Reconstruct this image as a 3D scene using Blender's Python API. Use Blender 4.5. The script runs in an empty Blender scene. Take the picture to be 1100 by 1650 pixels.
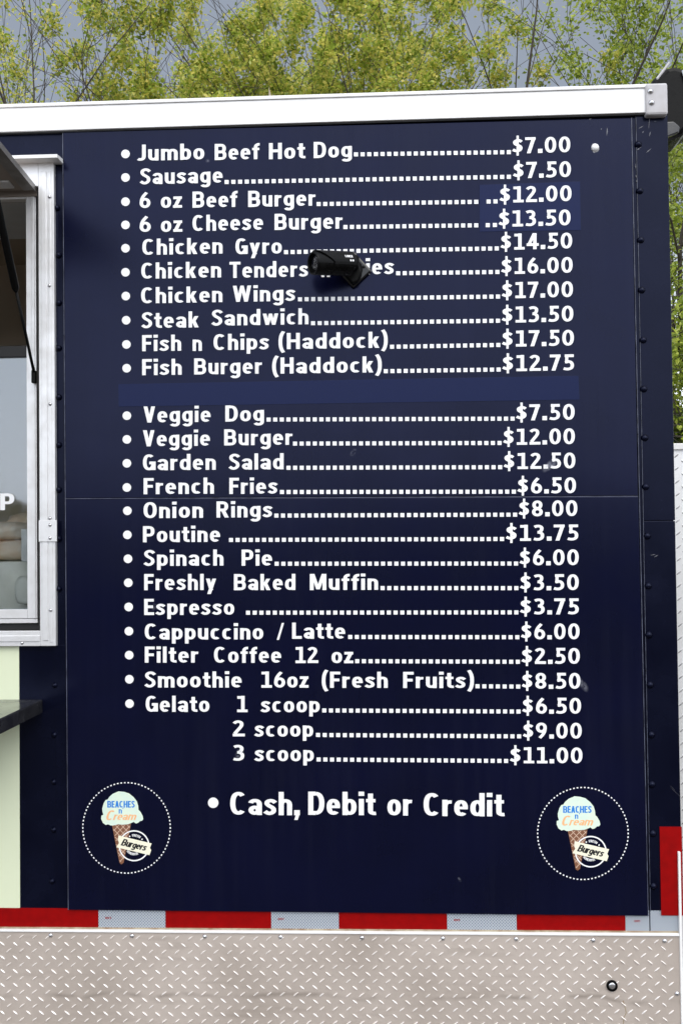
import bpy, math, random
import numpy as np
from mathutils import Vector, Matrix
sc = bpy.context.scene
C = sc.collection
# ------------------------------------------------------------------ camera, sky, sun, exposure
CAM = np.array([0.7014, -2.2494, 1.60])
YAW, PITCH, ROLL = 0.04774, 0.02461, 0.01124
FOC = 1700.0
def _rot(a, b, g):
    ca, sa, cb, sb, cg, sg = math.cos(a), math.sin(a), math.cos(b), math.sin(b), math.cos(g), math.sin(g)
    return (np.array([[ca, -sa, 0], [sa, ca, 0], [0, 0, 1]]) @ np.array([[1, 0, 0], [0, cb, -sb], [0, sb, cb]])
            @ np.array([[cg, 0, sg], [0, 1, 0], [-sg, 0, cg]]))
RM = _rot(YAW, PITCH, ROLL)          # columns: right, forward, up
cd = bpy.data.cameras.new('camera'); cam = bpy.data.objects.new('camera', cd); C.objects.link(cam)
m4 = Matrix.Identity(4)
for i in range(3):
    m4[i][0] = RM[i, 0]; m4[i][1] = RM[i, 2]; m4[i][2] = -RM[i, 1]; m4[i][3] = CAM[i]
cam.matrix_world = m4
cd.sensor_fit = 'VERTICAL'; cd.sensor_height = 24.0; cd.lens = 24.0 * FOC / 1650.0
cd.clip_start = 0.05; cd.clip_end = 2000
sc.camera = cam
sc.view_settings.view_transform = 'Standard'; sc.view_settings.look = 'None'
sc.view_settings.exposure = 0.85; sc.view_settings.gamma = 1.0
SUN_EL, SUN_AZ = math.radians(48), math.radians(160)     # azimuth clockwise from +y: behind the viewer, a little left
w = bpy.data.worlds.new('World'); sc.world = w; w.use_nodes = True
nt = w.node_tree; nt.nodes.clear()
def N(t, tree=None, **kw):
    n = (tree or nt).nodes.new(t)
    for k, v in kw.items(): setattr(n, k, v)
    return n
out = N('ShaderNodeOutputWorld'); bg = N('ShaderNodeBackground'); bg.inputs['Strength'].default_value = 0.125
sky = N('ShaderNodeTexSky'); sky.sky_type = 'NISHITA'; sky.sun_disc = False
sky.sun_elevation = SUN_EL; sky.sun_rotation = SUN_AZ; sky.dust_density = 2.0
tc = N('ShaderNodeTexCoord'); nz = N('ShaderNodeTexNoise'); nz.inputs['Scale'].default_value = 2.3
nz.inputs['Detail'].default_value = 6; nz.inputs['Roughness'].default_value = 0.55
sep = N('ShaderNodeSeparateXYZ'); nt.links.new(tc.outputs['Generated'], sep.inputs[0]); nt.links.new(tc.outputs['Generated'], nz.inputs['Vector'])
# cloud brightness: bright bank low down, slate grey storm cloud overhead to the far side (+y)
mr = N('ShaderNodeMapRange'); mr.inputs['From Min'].default_value = 0.16; mr.inputs['From Max'].default_value = 0.40
mr.interpolation_type = 'SMOOTHSTEP'
ad = N('ShaderNodeMath', operation='MULTIPLY_ADD'); ad.inputs[1].default_value = 0.16; 
nt.links.new(nz.outputs[0], ad.inputs[0]); nt.links.new(sep.outputs[2], ad.inputs[2]); nt.links.new(ad.outputs[0], mr.inputs['Value'])
mry = N('ShaderNodeMapRange'); mry.inputs['From Min'].default_value = -0.25; mry.inputs['From Max'].default_value = 0.45
nt.links.new(sep.outputs[1], mry.inputs['Value'])
mu = N('ShaderNodeMath', operation='MULTIPLY'); nt.links.new(mr.outputs[0], mu.inputs[0]); nt.links.new(mry.outputs[0], mu.inputs[1])
cm = N('ShaderNodeMix'); cm.data_type = 'RGBA'
cm.inputs['A'].default_value = (8.3, 8.7, 9.4, 1); cm.inputs['B'].default_value = (1.45, 1.6, 1.85, 1)
nt.links.new(mu.outputs[0], cm.inputs['Factor'])
mx = N('ShaderNodeMix'); mx.data_type = 'RGBA'; mx.inputs['Factor'].default_value = 0.9
nt.links.new(sky.outputs[0], mx.inputs['A']); nt.links.new(cm.outputs['Result'], mx.inputs['B'])
nt.links.new(mx.outputs['Result'], bg.inputs['Color']); nt.links.new(bg.outputs[0], out.inputs['Surface'])
sd = bpy.data.lights.new('sun', 'SUN'); sd.energy = 0.9; sd.angle = math.radians(48); sd.color = (1, 0.95, 0.86)
sun = bpy.data.objects.new('sun', sd); C.objects.link(sun)
sdir = Vector((math.sin(SUN_AZ) * math.cos(SUN_EL), math.cos(SUN_AZ) * math.cos(SUN_EL), math.sin(SUN_EL)))
sun.rotation_euler = (-sdir).to_track_quat('-Z', 'Y').to_euler()
sun.location = (0, -4, 9)

# ------------------------------------------------------------------ helpers
def P(px, py, y=0.0):
    """point of the plane at depth y seen at photo pixel (px, py): used to measure the flat trailer side"""
    d = RM @ np.array([(px - 550.0) / FOC, 1.0, -(py - 825.0) / FOC])
    t = (y - CAM[1]) / d[1]
    return CAM + d * t
def X(px, py, y=0.0): return float(P(px, py, y)[0])
def Z(px, py, y=0.0): return float(P(px, py, y)[2])

ROOT = {}
class MB:
    def __init__(s): s.v = []; s.f = []; s.mi = []; s.cur = 0
    def add(s, vs, fs):
        b = len(s.v); s.v += [tuple(float(c) for c in q) for q in vs]
        for f in fs: s.f.append([i + b for i in f]); s.mi.append(s.cur)
        return s
    def box(s, x0, x1, y0, y1, z0, z1):
        return s.add([(x, y, z) for z in (z0, z1) for y in (y0, y1) for x in (x0, x1)],
                     [(0, 2, 3, 1), (4, 5, 7, 6), (0, 1, 5, 4), (2, 6, 7, 3), (0, 4, 6, 2), (1, 3, 7, 5)])
    def quad(s, a, b, c, d): return s.add([a, b, c, d], [(0, 1, 2, 3)])
    def prism(s, poly, y0, y1):
        """poly of (x, z) clockwise/any, from y0 (front) to y1"""
        n = len(poly)
        return s.add([(x, y0, z) for x, z in poly] + [(x, y1, z) for x, z in poly],
                     [tuple(range(n)), tuple(range(2 * n - 1, n - 1, -1))] + [(i, n + i, n + (i + 1) % n, (i + 1) % n) for i in range(n)])
    def tube(s, pts, rads, n=8, caps=True):
        pts = [Vector(p) for p in pts]; rings = []
        b = len(s.v); vs = []
        for i, p in enumerate(pts):
            d = (pts[min(i + 1, len(pts) - 1)] - pts[max(i - 1, 0)]).normalized()
            u = d.orthogonal().normalized() if i == 0 else (u - d * u.dot(d)).normalized()
            v = d.cross(u)
            for k in range(n):
                a = 2 * math.pi * k / n
                vs.append(p + (u * math.cos(a) + v * math.sin(a)) * rads[i])
        fs = [(i * n + k, i * n + (k + 1) % n, (i + 1) * n + (k + 1) % n, (i + 1) * n + k) for i in range(len(pts) - 1) for k in range(n)]
        if caps: fs += [tuple(range(n - 1, -1, -1)), tuple((len(pts) - 1) * n + k for k in range(n))]
        return s.add(vs, fs)
    def lathe(s, base, axis, prof, n=20):
        """prof: (distance along the axis, radius)"""
        base = Vector(base); axis = Vector(axis).normalized(); u = axis.orthogonal().normalized(); v = axis.cross(u)
        vs = [base + axis * h + (u * math.cos(2 * math.pi * k / n) + v * math.sin(2 * math.pi * k / n)) * r for h, r in prof for k in range(n)]
        m = len(prof)
        fs = [(i * n + k, i * n + (k + 1) % n, (i + 1) * n + (k + 1) % n, (i + 1) * n + k) for i in range(m - 1) for k in range(n)]
        fs += [tuple(range(n - 1, -1, -1)), tuple((m - 1) * n + k for k in range(n))]
        return s.add(vs, fs)
def build(name, mb, mat, parent=None, smooth=False, bevel=0, at=None, label=None):
    """one mesh object; vertices are in world space and stored relative to the thing's base (or to 'at')"""
    me = bpy.data.meshes.new(name)
    base = Vector(at) if at is not None else (ROOT.get(parent.name, Vector((0, 0, 0))) if parent else Vector((0, 0, 0)))
    me.from_pydata([(v[0] - base[0], v[1] - base[1], v[2] - base[2]) for v in mb.v], [], mb.f)
    for m in (mat if isinstance(mat, (list, tuple)) else [mat]): me.materials.append(m)
    if max(mb.mi, default=0): me.polygons.foreach_set('material_index', mb.mi)
    if smooth: me.polygons.foreach_set('use_smooth', [True] * len(me.polygons))
    me.update()
    o = bpy.data.objects.new(name, me); C.objects.link(o)
    if parent:
        o.parent = parent; pr = ROOT.get(parent.name, Vector((0, 0, 0)))
        if at is not None: o.location = Vector(at) - pr
        ROOT[o.name] = Vector(at) if at is not None else pr
    elif at is not None: o.location = at; ROOT[o.name] = Vector(at)
    if bevel:
        b = o.modifiers.new('bevel', 'BEVEL'); b.width = bevel; b.segments = 2; b.limit_method = 'ANGLE'; b.angle_limit = math.radians(40)
    if label: o['label'] = label
    return o
def thing(name, label, cat, loc, group=None):
    o = bpy.data.objects.new(name, None); C.objects.link(o); o.location = loc; o.empty_display_size = 0.1
    o['label'] = label; o['category'] = cat
    if group: o['group'] = group
    ROOT[o.name] = Vector(loc); return o
def tag(o, label, cat, group=None):
    o['label'] = label; o['category'] = cat
    if group: o['group'] = group
    return o
def copy_at(o, wloc, parent, rot=None, scale=None):
    c = o.copy(); C.objects.link(c); c.parent = parent; c.location = Vector(wloc) - ROOT[parent.name]
    if rot: c.rotation_euler = rot
    if scale: c.scale = scale
    return c

# ------------------------------------------------------------------ materials
def mat(name, base, rough=0.5, metal=0.0, spec=0.5, noise=None, bump=None, coat=0.0, tint=None):
    m = bpy.data.materials.new(name); m.use_nodes = True; t = m.node_tree; b = t.nodes['Principled BSDF']
    b.inputs['Base Color'].default_value = (*base, 1); b.inputs['Roughness'].default_value = rough
    b.inputs['Metallic'].default_value = metal; b.inputs['Specular IOR Level'].default_value = spec
    b.inputs['Coat Weight'].default_value = coat
    if tint: b.inputs['Specular Tint'].default_value = (*tint, 1)
    tc = t.nodes.new('ShaderNodeTexCoord')
    if noise:            # (scale, other colour, amount, rough delta)
        n = t.nodes.new('ShaderNodeTexNoise'); n.inputs['Scale'].default_value = noise[0]; n.inputs['Detail'].default_value = 6
        t.links.new(tc.outputs['Object'], n.inputs['Vector'])
        r = t.nodes.new('ShaderNodeMapRange'); r.inputs['From Min'].default_value = 0.38; r.inputs['From Max'].default_value = 0.68
        r.inputs['To Max'].default_value = noise[2]; t.links.new(n.outputs[0], r.inputs['Value'])
        x = t.nodes.new('ShaderNodeMix'); x.data_type = 'RGBA'; x.inputs['A'].default_value = (*base, 1); x.inputs['B'].default_value = (*noise[1], 1)
        t.links.new(r.outputs[0], x.inputs['Factor']); t.links.new(x.outputs['Result'], b.inputs['Base Color'])
        if len(noise) > 3:
            a = t.nodes.new('ShaderNodeMath'); a.operation = 'MULTIPLY_ADD'; a.inputs[1].default_value = noise[3]; a.inputs[2].default_value = rough
            t.links.new(r.outputs[0], a.inputs[0]); t.links.new(a.outputs[0], b.inputs['Roughness'])
    if bump:             # (scale, strength)
        n = t.nodes.new('ShaderNodeTexNoise'); n.inputs['Scale'].default_value = bump[0]; n.inputs['Detail'].default_value = 3
        t.links.new(tc.outputs['Object'], n.inputs['Vector'])
        k = t.nodes.new('ShaderNodeBump'); k.inputs['Strength'].default_value = bump[1]; k.inputs['Distance'].default_value = 0.002
        t.links.new(n.outputs[0], k.inputs['Height']); t.links.new(k.outputs[0], b.inputs['Normal'])
    return m
SCUFFS = [  # photo pixel centre, half sizes (m) across, tilt, strength: rubbed spots on the printed board
    (886, 749, .022, .008, 0.7, .75), (939, 1104, .016, .007, -1.0, .7), (569, 729, .009, .005, 0.9, .7), (386, 1213, .013, .007, 0.9, .8),
    (335, 259, .006, .004, 0.2, .5), (246, 978, .010, .008, 0.9, .35), (740, 1417, .006, .003, -1.0, .4), (206, 626, .006, .003, 0.5, .35)]
def add_scuffs(m, colr, gain=1.0):
    t = m.node_tree; b = t.nodes['Principled BSDF']
    g = t.nodes.new('ShaderNodeNewGeometry'); acc = None
    nz = t.nodes.new('ShaderNodeTexNoise'); nz.inputs['Scale'].default_value = 110; nz.inputs['Detail'].default_value = 5
    t.links.new(g.outputs['Position'], nz.inputs['Vector'])
    for px, py, a, c, ang, st in SCUFFS:
        p = P(px, py, -0.006)
        mp = t.nodes.new('ShaderNodeMapping'); mp.vector_type = 'TEXTURE'
        mp.inputs['Location'].default_value = tuple(float(q) for q in p); mp.inputs['Rotation'].default_value = (0, -ang, 0)
        mp.inputs['Scale'].default_value = (a, 0.05, c); t.links.new(g.outputs['Position'], mp.inputs['Vector'])
        ln = t.nodes.new('ShaderNodeVectorMath'); ln.operation = 'LENGTH'; t.links.new(mp.outputs[0], ln.inputs[0])
        r = t.nodes.new('ShaderNodeMapRange'); r.inputs['From Min'].default_value = 1.1; r.inputs['From Max'].default_value = 0.0
        r.inputs['To Max'].default_value = st * gain; t.links.new(ln.outputs['Value'], r.inputs['Value'])
        if acc is None: acc = r.outputs[0]
        else:
            ad = t.nodes.new('ShaderNodeMath'); ad.operation = 'MAXIMUM'; t.links.new(acc, ad.inputs[0]); t.links.new(r.outputs[0], ad.inputs[1]); acc = ad.outputs[0]
    r = t.nodes.new('ShaderNodeMapRange'); r.inputs['From Min'].default_value = 0.38; r.inputs['From Max'].default_value = 0.62; t.links.new(nz.outputs[0], r.inputs['Value'])
    mu = t.nodes.new('ShaderNodeMath'); mu.operation = 'MULTIPLY'; t.links.new(acc, mu.inputs[0]); t.links.new(r.outputs[0], mu.inputs[1])
    x = t.nodes.new('ShaderNodeMix'); x.data_type = 'RGBA'; x.inputs['B'].default_value = (*colr, 1); t.links.new(mu.outputs[0], x.inputs['Factor'])
    bc = b.inputs['Base Color']
    if bc.is_linked: t.links.new(bc.links[0].from_socket, x.inputs['A'])
    else: x.inputs['A'].default_value = bc.default_value
    t.links.new(x.outputs['Result'], bc)
M = {}
M['navy_board'] = mat('navy board print', (0.0021, 0.0028, 0.0165), 0.18, spec=0.30, tint=(0.54, 0.60, 0.95), noise=(5, (0.0013, 0.0018, 0.010), 0.8, 0.07), bump=(9, 0.09))
add_scuffs(M['navy_board'], (0.35, 0.36, 0.42), 0.9)
def streaks(m, colr, amt):
    t = m.node_tree; b = t.nodes['Principled BSDF']; bc = b.inputs['Base Color']; src = bc.links[0].from_socket
    g = t.nodes.new('ShaderNodeNewGeometry'); mp = t.nodes.new('ShaderNodeMapping'); mp.inputs['Scale'].default_value = (45, 1, 2.2)
    t.links.new(g.outputs['Position'], mp.inputs[0]); n = t.nodes.new('ShaderNodeTexNoise'); n.inputs['Scale'].default_value = 1; n.inputs['Detail'].default_value = 4
    n2 = t.nodes.new('ShaderNodeTexNoise'); n2.inputs['Scale'].default_value = 2.3; n2.inputs['Detail'].default_value = 7; t.links.new(g.outputs['Position'], n2.inputs['Vector'])
    t.links.new(mp.outputs[0], n.inputs['Vector'])
    mm = t.nodes.new('ShaderNodeMath'); mm.operation = 'MULTIPLY'; t.links.new(n.outputs[0], mm.inputs[0]); t.links.new(n2.outputs[0], mm.inputs[1])
    r = t.nodes.new('ShaderNodeMapRange'); r.inputs['From Min'].default_value = .24; r.inputs['From Max'].default_value = .46; r.inputs['To Max'].default_value = amt; t.links.new(mm.outputs[0], r.inputs['Value'])
    x = t.nodes.new('ShaderNodeMix'); x.data_type = 'RGBA'; x.inputs['B'].default_value = (*colr, 1); t.links.new(r.outputs[0], x.inputs['Factor']); t.links.new(src, x.inputs['A'])
    t.links.new(x.outputs['Result'], bc)
streaks(M['navy_board'], (0.018, 0.020, 0.036), 0.12)
M['navy_patch'] = mat('navy vinyl patch', (0.0021, 0.0056, 0.036), 0.24, spec=0.33, tint=(0.54, 0.60, 0.95))
M['navy_wall'] = mat('navy wall wrap', (0.0010, 0.0015, 0.0070), 0.22, spec=0.24, tint=(0.54, 0.60, 0.95), noise=(9, (0.0035, 0.0045, 0.014), 0.6, 0.1), bump=(20, 0.08))
M['white_vinyl'] = mat('white vinyl lettering', (0.84, 0.84, 0.85), 0.45)
add_scuffs(M['white_vinyl'], (0.06, 0.065, 0.10), 0.75)
M['white_paint'] = mat('white painted aluminium', (0.84, 0.84, 0.84), 0.35, noise=(18, (0.72, 0.70, 0.67), 0.35))
M['cap_grey'] = mat('grey cast cap', (0.47, 0.46, 0.48), 0.5, noise=(40, (0.36, 0.34, 0.33), 0.5))
M['aluminium'] = mat('brushed aluminium', (0.80, 0.80, 0.81), 0.36, 0.55, noise=(30, (0.62, 0.61, 0.60), 0.6, 0.12))
M['steel'] = mat('bright screw steel', (0.62, 0.62, 0.64), 0.25, 0.95)
M['dark_rubber'] = mat('dark rubber seal', (0.012, 0.012, 0.013), 0.6)
M['black'] = mat('black plastic', (0.002, 0.002, 0.0022), 0.25, spec=0.12, noise=(60, (0.005, 0.005, 0.005), 0.5, 0.15))
M['black_matte'] = mat('black painted steel', (0.003, 0.003, 0.003), 0.4, spec=0.12)
M['brown_panel'] = mat('hatch underside', (0.24, 0.20, 0.17), 0.5, noise=(6, (0.16, 0.13, 0.105), 0.6))
M['mint'] = mat('pale mint vinyl', (0.72, 0.78, 0.57), 0.4, noise=(3, (0.64, 0.68, 0.48), 0.6))
M['interior'] = mat('interior wall', (0.50, 0.40, 0.30), 0.6, noise=(2, (0.36, 0.28, 0.20), 0.7))
M['interior_white'] = mat('interior white', (0.88, 0.89, 0.84), 0.5, noise=(14, (0.70, 0.72, 0.64), 0.8))
M['bread'] = mat('bread bag', (0.80, 0.58, 0.40), 0.4, noise=(22, (0.90, 0.84, 0.76), 0.9), bump=(45, 0.9))
M['bag_white'] = mat('white plastic bag', (0.75, 0.77, 0.72), 0.4, bump=(20, 0.6))
M['counter'] = mat('black counter', (0.016, 0.016, 0.017), 0.16, noise=(25, (0.035, 0.035, 0.037), 0.7, 0.2), coat=0.3)
M['paper'] = mat('paper', (0.72, 0.74, 0.76), 0.7)
M['chip'] = mat('scratched paint', (0.17, 0.17, 0.19), 0.6, noise=(300, (0.03, 0.03, 0.04), 0.9))
M['edge'] = mat('panel edge highlight', (0.10, 0.11, 0.16), 0.4, noise=(40, (0.02, 0.022, 0.035), 0.9))  # raw panel edges, tinted pale with the light their bevels catch
M['rust'] = mat('dirty cream edge', (0.42, 0.36, 0.26), 0.6, noise=(60, (0.22, 0.12, 0.06), 0.8))
M['ice'] = mat('pale ice cream print', (0.66, 0.80, 0.70), 0.4, noise=(60, (0.74, 0.84, 0.66), 0.8))
M['blue_print'] = mat('blue print', (0.02, 0.22, 0.66), 0.4)
M['orange_print'] = mat('peach print', (0.86, 0.46, 0.22), 0.4)
M['cone'] = mat('brown cone print', (0.20, 0.085, 0.045), 0.4)
M['cone_line'] = mat('tan cone line print', (0.60, 0.42, 0.31), 0.4)
M['cream_print'] = mat('cream print', (0.86, 0.83, 0.66), 0.4)
M['black_print'] = mat('black print', (0.004, 0.004, 0.006), 0.4)
M['tape_red'] = mat('red reflective tape', (0.27, 0.0005, 0.001), 0.4, spec=0.15, noise=(50, (0.21, 0.0005, 0.001), 0.7), bump=(260, 0.15))
def tape_silver():
    m = mat('silver reflective tape', (0.56, 0.60, 0.66), 0.38, 0.1); t = m.node_tree; b = t.nodes['Principled BSDF']
    tc = t.nodes.new('ShaderNodeTexCoord'); mp = t.nodes.new('ShaderNodeMapping'); mp.inputs['Rotation'].default_value = (0, math.radians(45), 0)
    t.links.new(tc.outputs['Object'], mp.inputs[0]); s = t.nodes.new('ShaderNodeSeparateXYZ'); t.links.new(mp.outputs[0], s.inputs[0])
    res = []
    for ax in (0, 2):
        q = t.nodes.new('ShaderNodeMath'); q.operation = 'PINGPONG'; q.inputs[1].default_value = 0.0022; t.links.new(s.outputs[ax], q.inputs[0])
        l = t.nodes.new('ShaderNodeMath'); l.operation = 'LESS_THAN'; l.inputs[1].default_value = 0.00075; t.links.new(q.outputs[0], l.inputs[0]); res.append(l)
    mxx = t.nodes.new('ShaderNodeMath'); mxx.operation = 'MAXIMUM'; t.links.new(res[0].outputs[0], mxx.inputs[0]); t.links.new(res[1].outputs[0], mxx.inputs[1])
    x = t.nodes.new('ShaderNodeMix'); x.data_type = 'RGBA'; x.inputs['A'].default_value = (0.20, 0.23, 0.28, 1); x.inputs['B'].default_value = (0.46, 0.50, 0.55, 1)
    t.links.new(mxx.outputs[0], x.inputs['Factor']); t.links.new(x.outputs['Result'], b.inputs['Base Color']); return m
M['tape_silver'] = tape_silver()
M['grime'] = mat('grime', (0.05, 0.045, 0.04), 0.8)
def plate_mat():
    m = mat('diamond plate aluminium', (0.66, 0.58, 0.52), 0.40, 0.45, noise=(5, (0.46, 0.395, 0.345), 0.8, 0.12), bump=(120, 0.12))
    t = m.node_tree; b = t.nodes['Principled BSDF']; bc = b.inputs['Base Color']; src = bc.links[0].from_socket
    tc = t.nodes.new('ShaderNodeTexCoord'); mp = t.nodes.new('ShaderNodeMapping'); mp.inputs['Scale'].default_value = (6, 6, 40)
    t.links.new(tc.outputs['Object'], mp.inputs[0]); n = t.nodes.new('ShaderNodeTexNoise'); n.inputs['Scale'].default_value = 1; n.inputs['Detail'].default_value = 5
    t.links.new(mp.outputs[0], n.inputs['Vector'])
    r = t.nodes.new('ShaderNodeMapRange'); r.inputs['From Min'].default_value = 0.6; r.inputs['From Max'].default_value = 0.75; r.inputs['To Max'].default_value = 0.28
    t.links.new(n.outputs[0], r.inputs['Value'])
    x = t.nodes.new('ShaderNodeMix'); x.data_type = 'RGBA'; x.inputs['B'].default_value = (0.26, 0.21, 0.17, 1)
    t.links.new(r.outputs[0], x.inputs['Factor']); t.links.new(src, x.inputs['A'])
    g = t.nodes.new('ShaderNodeNewGeometry'); sp = t.nodes.new('ShaderNodeSeparateXYZ'); t.links.new(g.outputs['Position'], sp.inputs[0])
    n2 = t.nodes.new('ShaderNodeTexNoise'); n2.inputs['Scale'].default_value = 7; n2.inputs['Detail'].default_value = 6; t.links.new(g.outputs['Position'], n2.inputs['Vector'])
    a = t.nodes.new('ShaderNodeMath'); a.operation = 'MULTIPLY_ADD'; a.inputs[1].default_value = .05; t.links.new(n2.outputs[0], a.inputs[0]); t.links.new(sp.outputs[2], a.inputs[2])
    b_ = t.nodes.new('ShaderNodeMath'); b_.operation = 'SUBTRACT'; b_.inputs[1].default_value = Z(500, 1608, -.006) + .025; t.links.new(a.outputs[0], b_.inputs[0])
    c_ = t.nodes.new('ShaderNodeMath'); c_.operation = 'ABSOLUTE'; t.links.new(b_.outputs[0], c_.inputs[0])
    n3 = t.nodes.new('ShaderNodeTexNoise'); n3.inputs['Scale'].default_value = 13; t.links.new(g.outputs['Position'], n3.inputs['Vector'])
    d_ = t.nodes.new('ShaderNodeMapRange'); d_.inputs['From Min'].default_value = .007; d_.inputs['From Max'].default_value = 0; d_.inputs['To Max'].default_value = .5; t.links.new(c_.outputs[0], d_.inputs['Value'])
    e_ = t.nodes.new('ShaderNodeMapRange'); e_.inputs['From Min'].default_value = .42; e_.inputs['From Max'].default_value = .6; t.links.new(n3.outputs[0], e_.inputs['Value'])
    f_ = t.nodes.new('ShaderNodeMath'); f_.operation = 'MULTIPLY'; t.links.new(d_.outputs[0], f_.inputs[0]); t.links.new(e_.outputs[0], f_.inputs[1])
    y = t.nodes.new('ShaderNodeMix'); y.data_type = 'RGBA'; y.inputs['B'].default_value = (0.20, 0.16, 0.13, 1); t.links.new(f_.outputs[0], y.inputs['Factor'])
    t.links.new(x.outputs['Result'], y.inputs['A']); t.links.new(y.outputs['Result'], bc); return m
M['plate'] = plate_mat()
M['tread'] = mat('worn tread aluminium', (0.93, 0.90, 0.87), 0.28, 0.5)
def glass():
    m = bpy.data.materials.new('window glass'); m.use_nodes = True; t = m.node_tree; t.nodes.clear()
    o = t.nodes.new('ShaderNodeOutputMaterial'); g = t.nodes.new('ShaderNodeBsdfGlossy'); g.inputs['Roughness'].default_value = 0.03
    g.inputs['Color'].default_value = (0.85, 0.92, 1.0, 1)
    tr = t.nodes.new('ShaderNodeBsdfTransparent'); tr.inputs['Color'].default_value = (0.95, 0.96, 0.955, 1)
    f = t.nodes.new('ShaderNodeLayerWeight'); f.inputs['Blend'].default_value = 0.35
    a = t.nodes.new('ShaderNodeMath'); a.operation = 'ADD'; a.inputs[1].default_value = 0.085; a.use_clamp = True
    t.links.new(f.outputs['Fresnel'], a.inputs[0])
    mxn = t.nodes.new('ShaderNodeMixShader'); t.links.new(a.outputs[0], mxn.inputs[0]); t.links.new(tr.outputs[0], mxn.inputs[1]); t.links.new(g.outputs[0], mxn.inputs[2])
    t.links.new(mxn.outputs[0], o.inputs[0]); return m
M['glass'] = glass()
def leaf_mat(name, cols, trans):
    m = bpy.data.materials.new(name); m.use_nodes = True; t = m.node_tree; t.nodes.clear()
    o = t.nodes.new('ShaderNodeOutputMaterial'); g = t.nodes.new('ShaderNodeNewGeometry'); r = t.nodes.new('ShaderNodeValToRGB')
    t.links.new(g.outputs['Random Per Island'], r.inputs[0])
    el = r.color_ramp.elements
    for i, c in enumerate(cols):
        e = el[i] if i < 2 else el.new(0.5)
        e.position = i / (len(cols) - 1); e.color = (*c, 1)
    d = t.nodes.new('ShaderNodeBsdfPrincipled'); d.inputs['Roughness'].default_value = 0.33
    tl = t.nodes.new('ShaderNodeBsdfTranslucent'); t.links.new(r.outputs[0], d.inputs['Base Color'])
    hs = t.nodes.new('ShaderNodeHueSaturation'); hs.inputs['Value'].default_value = 1.5; t.links.new(r.outputs[0], hs.inputs['Color']); t.links.new(hs.outputs[0], tl.inputs['Color'])
    x = t.nodes.new('ShaderNodeMixShader'); x.inputs[0].default_value = trans
    t.links.new(d.outputs[0], x.inputs[1]); t.links.new(tl.outputs[0], x.inputs[2]); t.links.new(x.outputs[0], o.inputs[0]); return m
M['leaf_spring'] = leaf_mat('spring leaves', [(0.11, 0.15, 0.02), (0.31, 0.40, 0.055), (0.50, 0.57, 0.12), (0.68, 0.58, 0.15)], 0.45)
M['leaf_green'] = leaf_mat('green leaves', [(0.11, 0.16, 0.02), (0.30, 0.38, 0.05), (0.52, 0.57, 0.11)], 0.4)
M['leaf_dark'] = leaf_mat('dark leaves', [(0.02, 0.04, 0.008), (0.045, 0.07, 0.012), (0.09, 0.11, 0.02)], 0.25)
M['bark'] = mat('grey brown bark', (0.075, 0.06, 0.05), 0.85, noise=(14, (0.035, 0.028, 0.024), 0.9), bump=(30, 0.6))
M['gravel'] = mat('gravel lot', (0.10, 0.088, 0.075), 0.9, noise=(3, (0.06, 0.053, 0.046), 0.8), bump=(60, 0.8))

# ------------------------------------------------------------------ stroke lettering
HX, HY = 0.125, 0.085
def V(x, y0, y1): return ('L', [(x, y0), (x, y1)])
def H(x0, x1, y, k=1.0): return ('R', x0, x1, y - HY * k, y + HY * k)
def R(x0, x1, y0, y1): return ('R', x0, x1, y0, y1)
def E(cx, cy, rx, ry, a0, a1, p=2.35): return ('E', cx, cy, rx, ry, a0, a1, p)
def S(*pts): return ('S', list(pts))
def D(x0, y0, x1, y1, wd=0.27): return ('D', x0, y0, x1, y1, wd)
S_LOW = S((.50, .555), (.40, .625), (.27, .645), (.15, .595), (.135, .50), (.23, .415), (.34, .355), (.425, .27), (.41, .15), (.29, .085), (.17, .09), (.04, .165))
S_CAP = S((.58, .79), (.47, .885), (.32, .915), (.17, .845), (.14, .71), (.23, .59), (.38, .50), (.50, .39), (.51, .22), (.38, .10), (.22, .085), (.06, .19))
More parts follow.
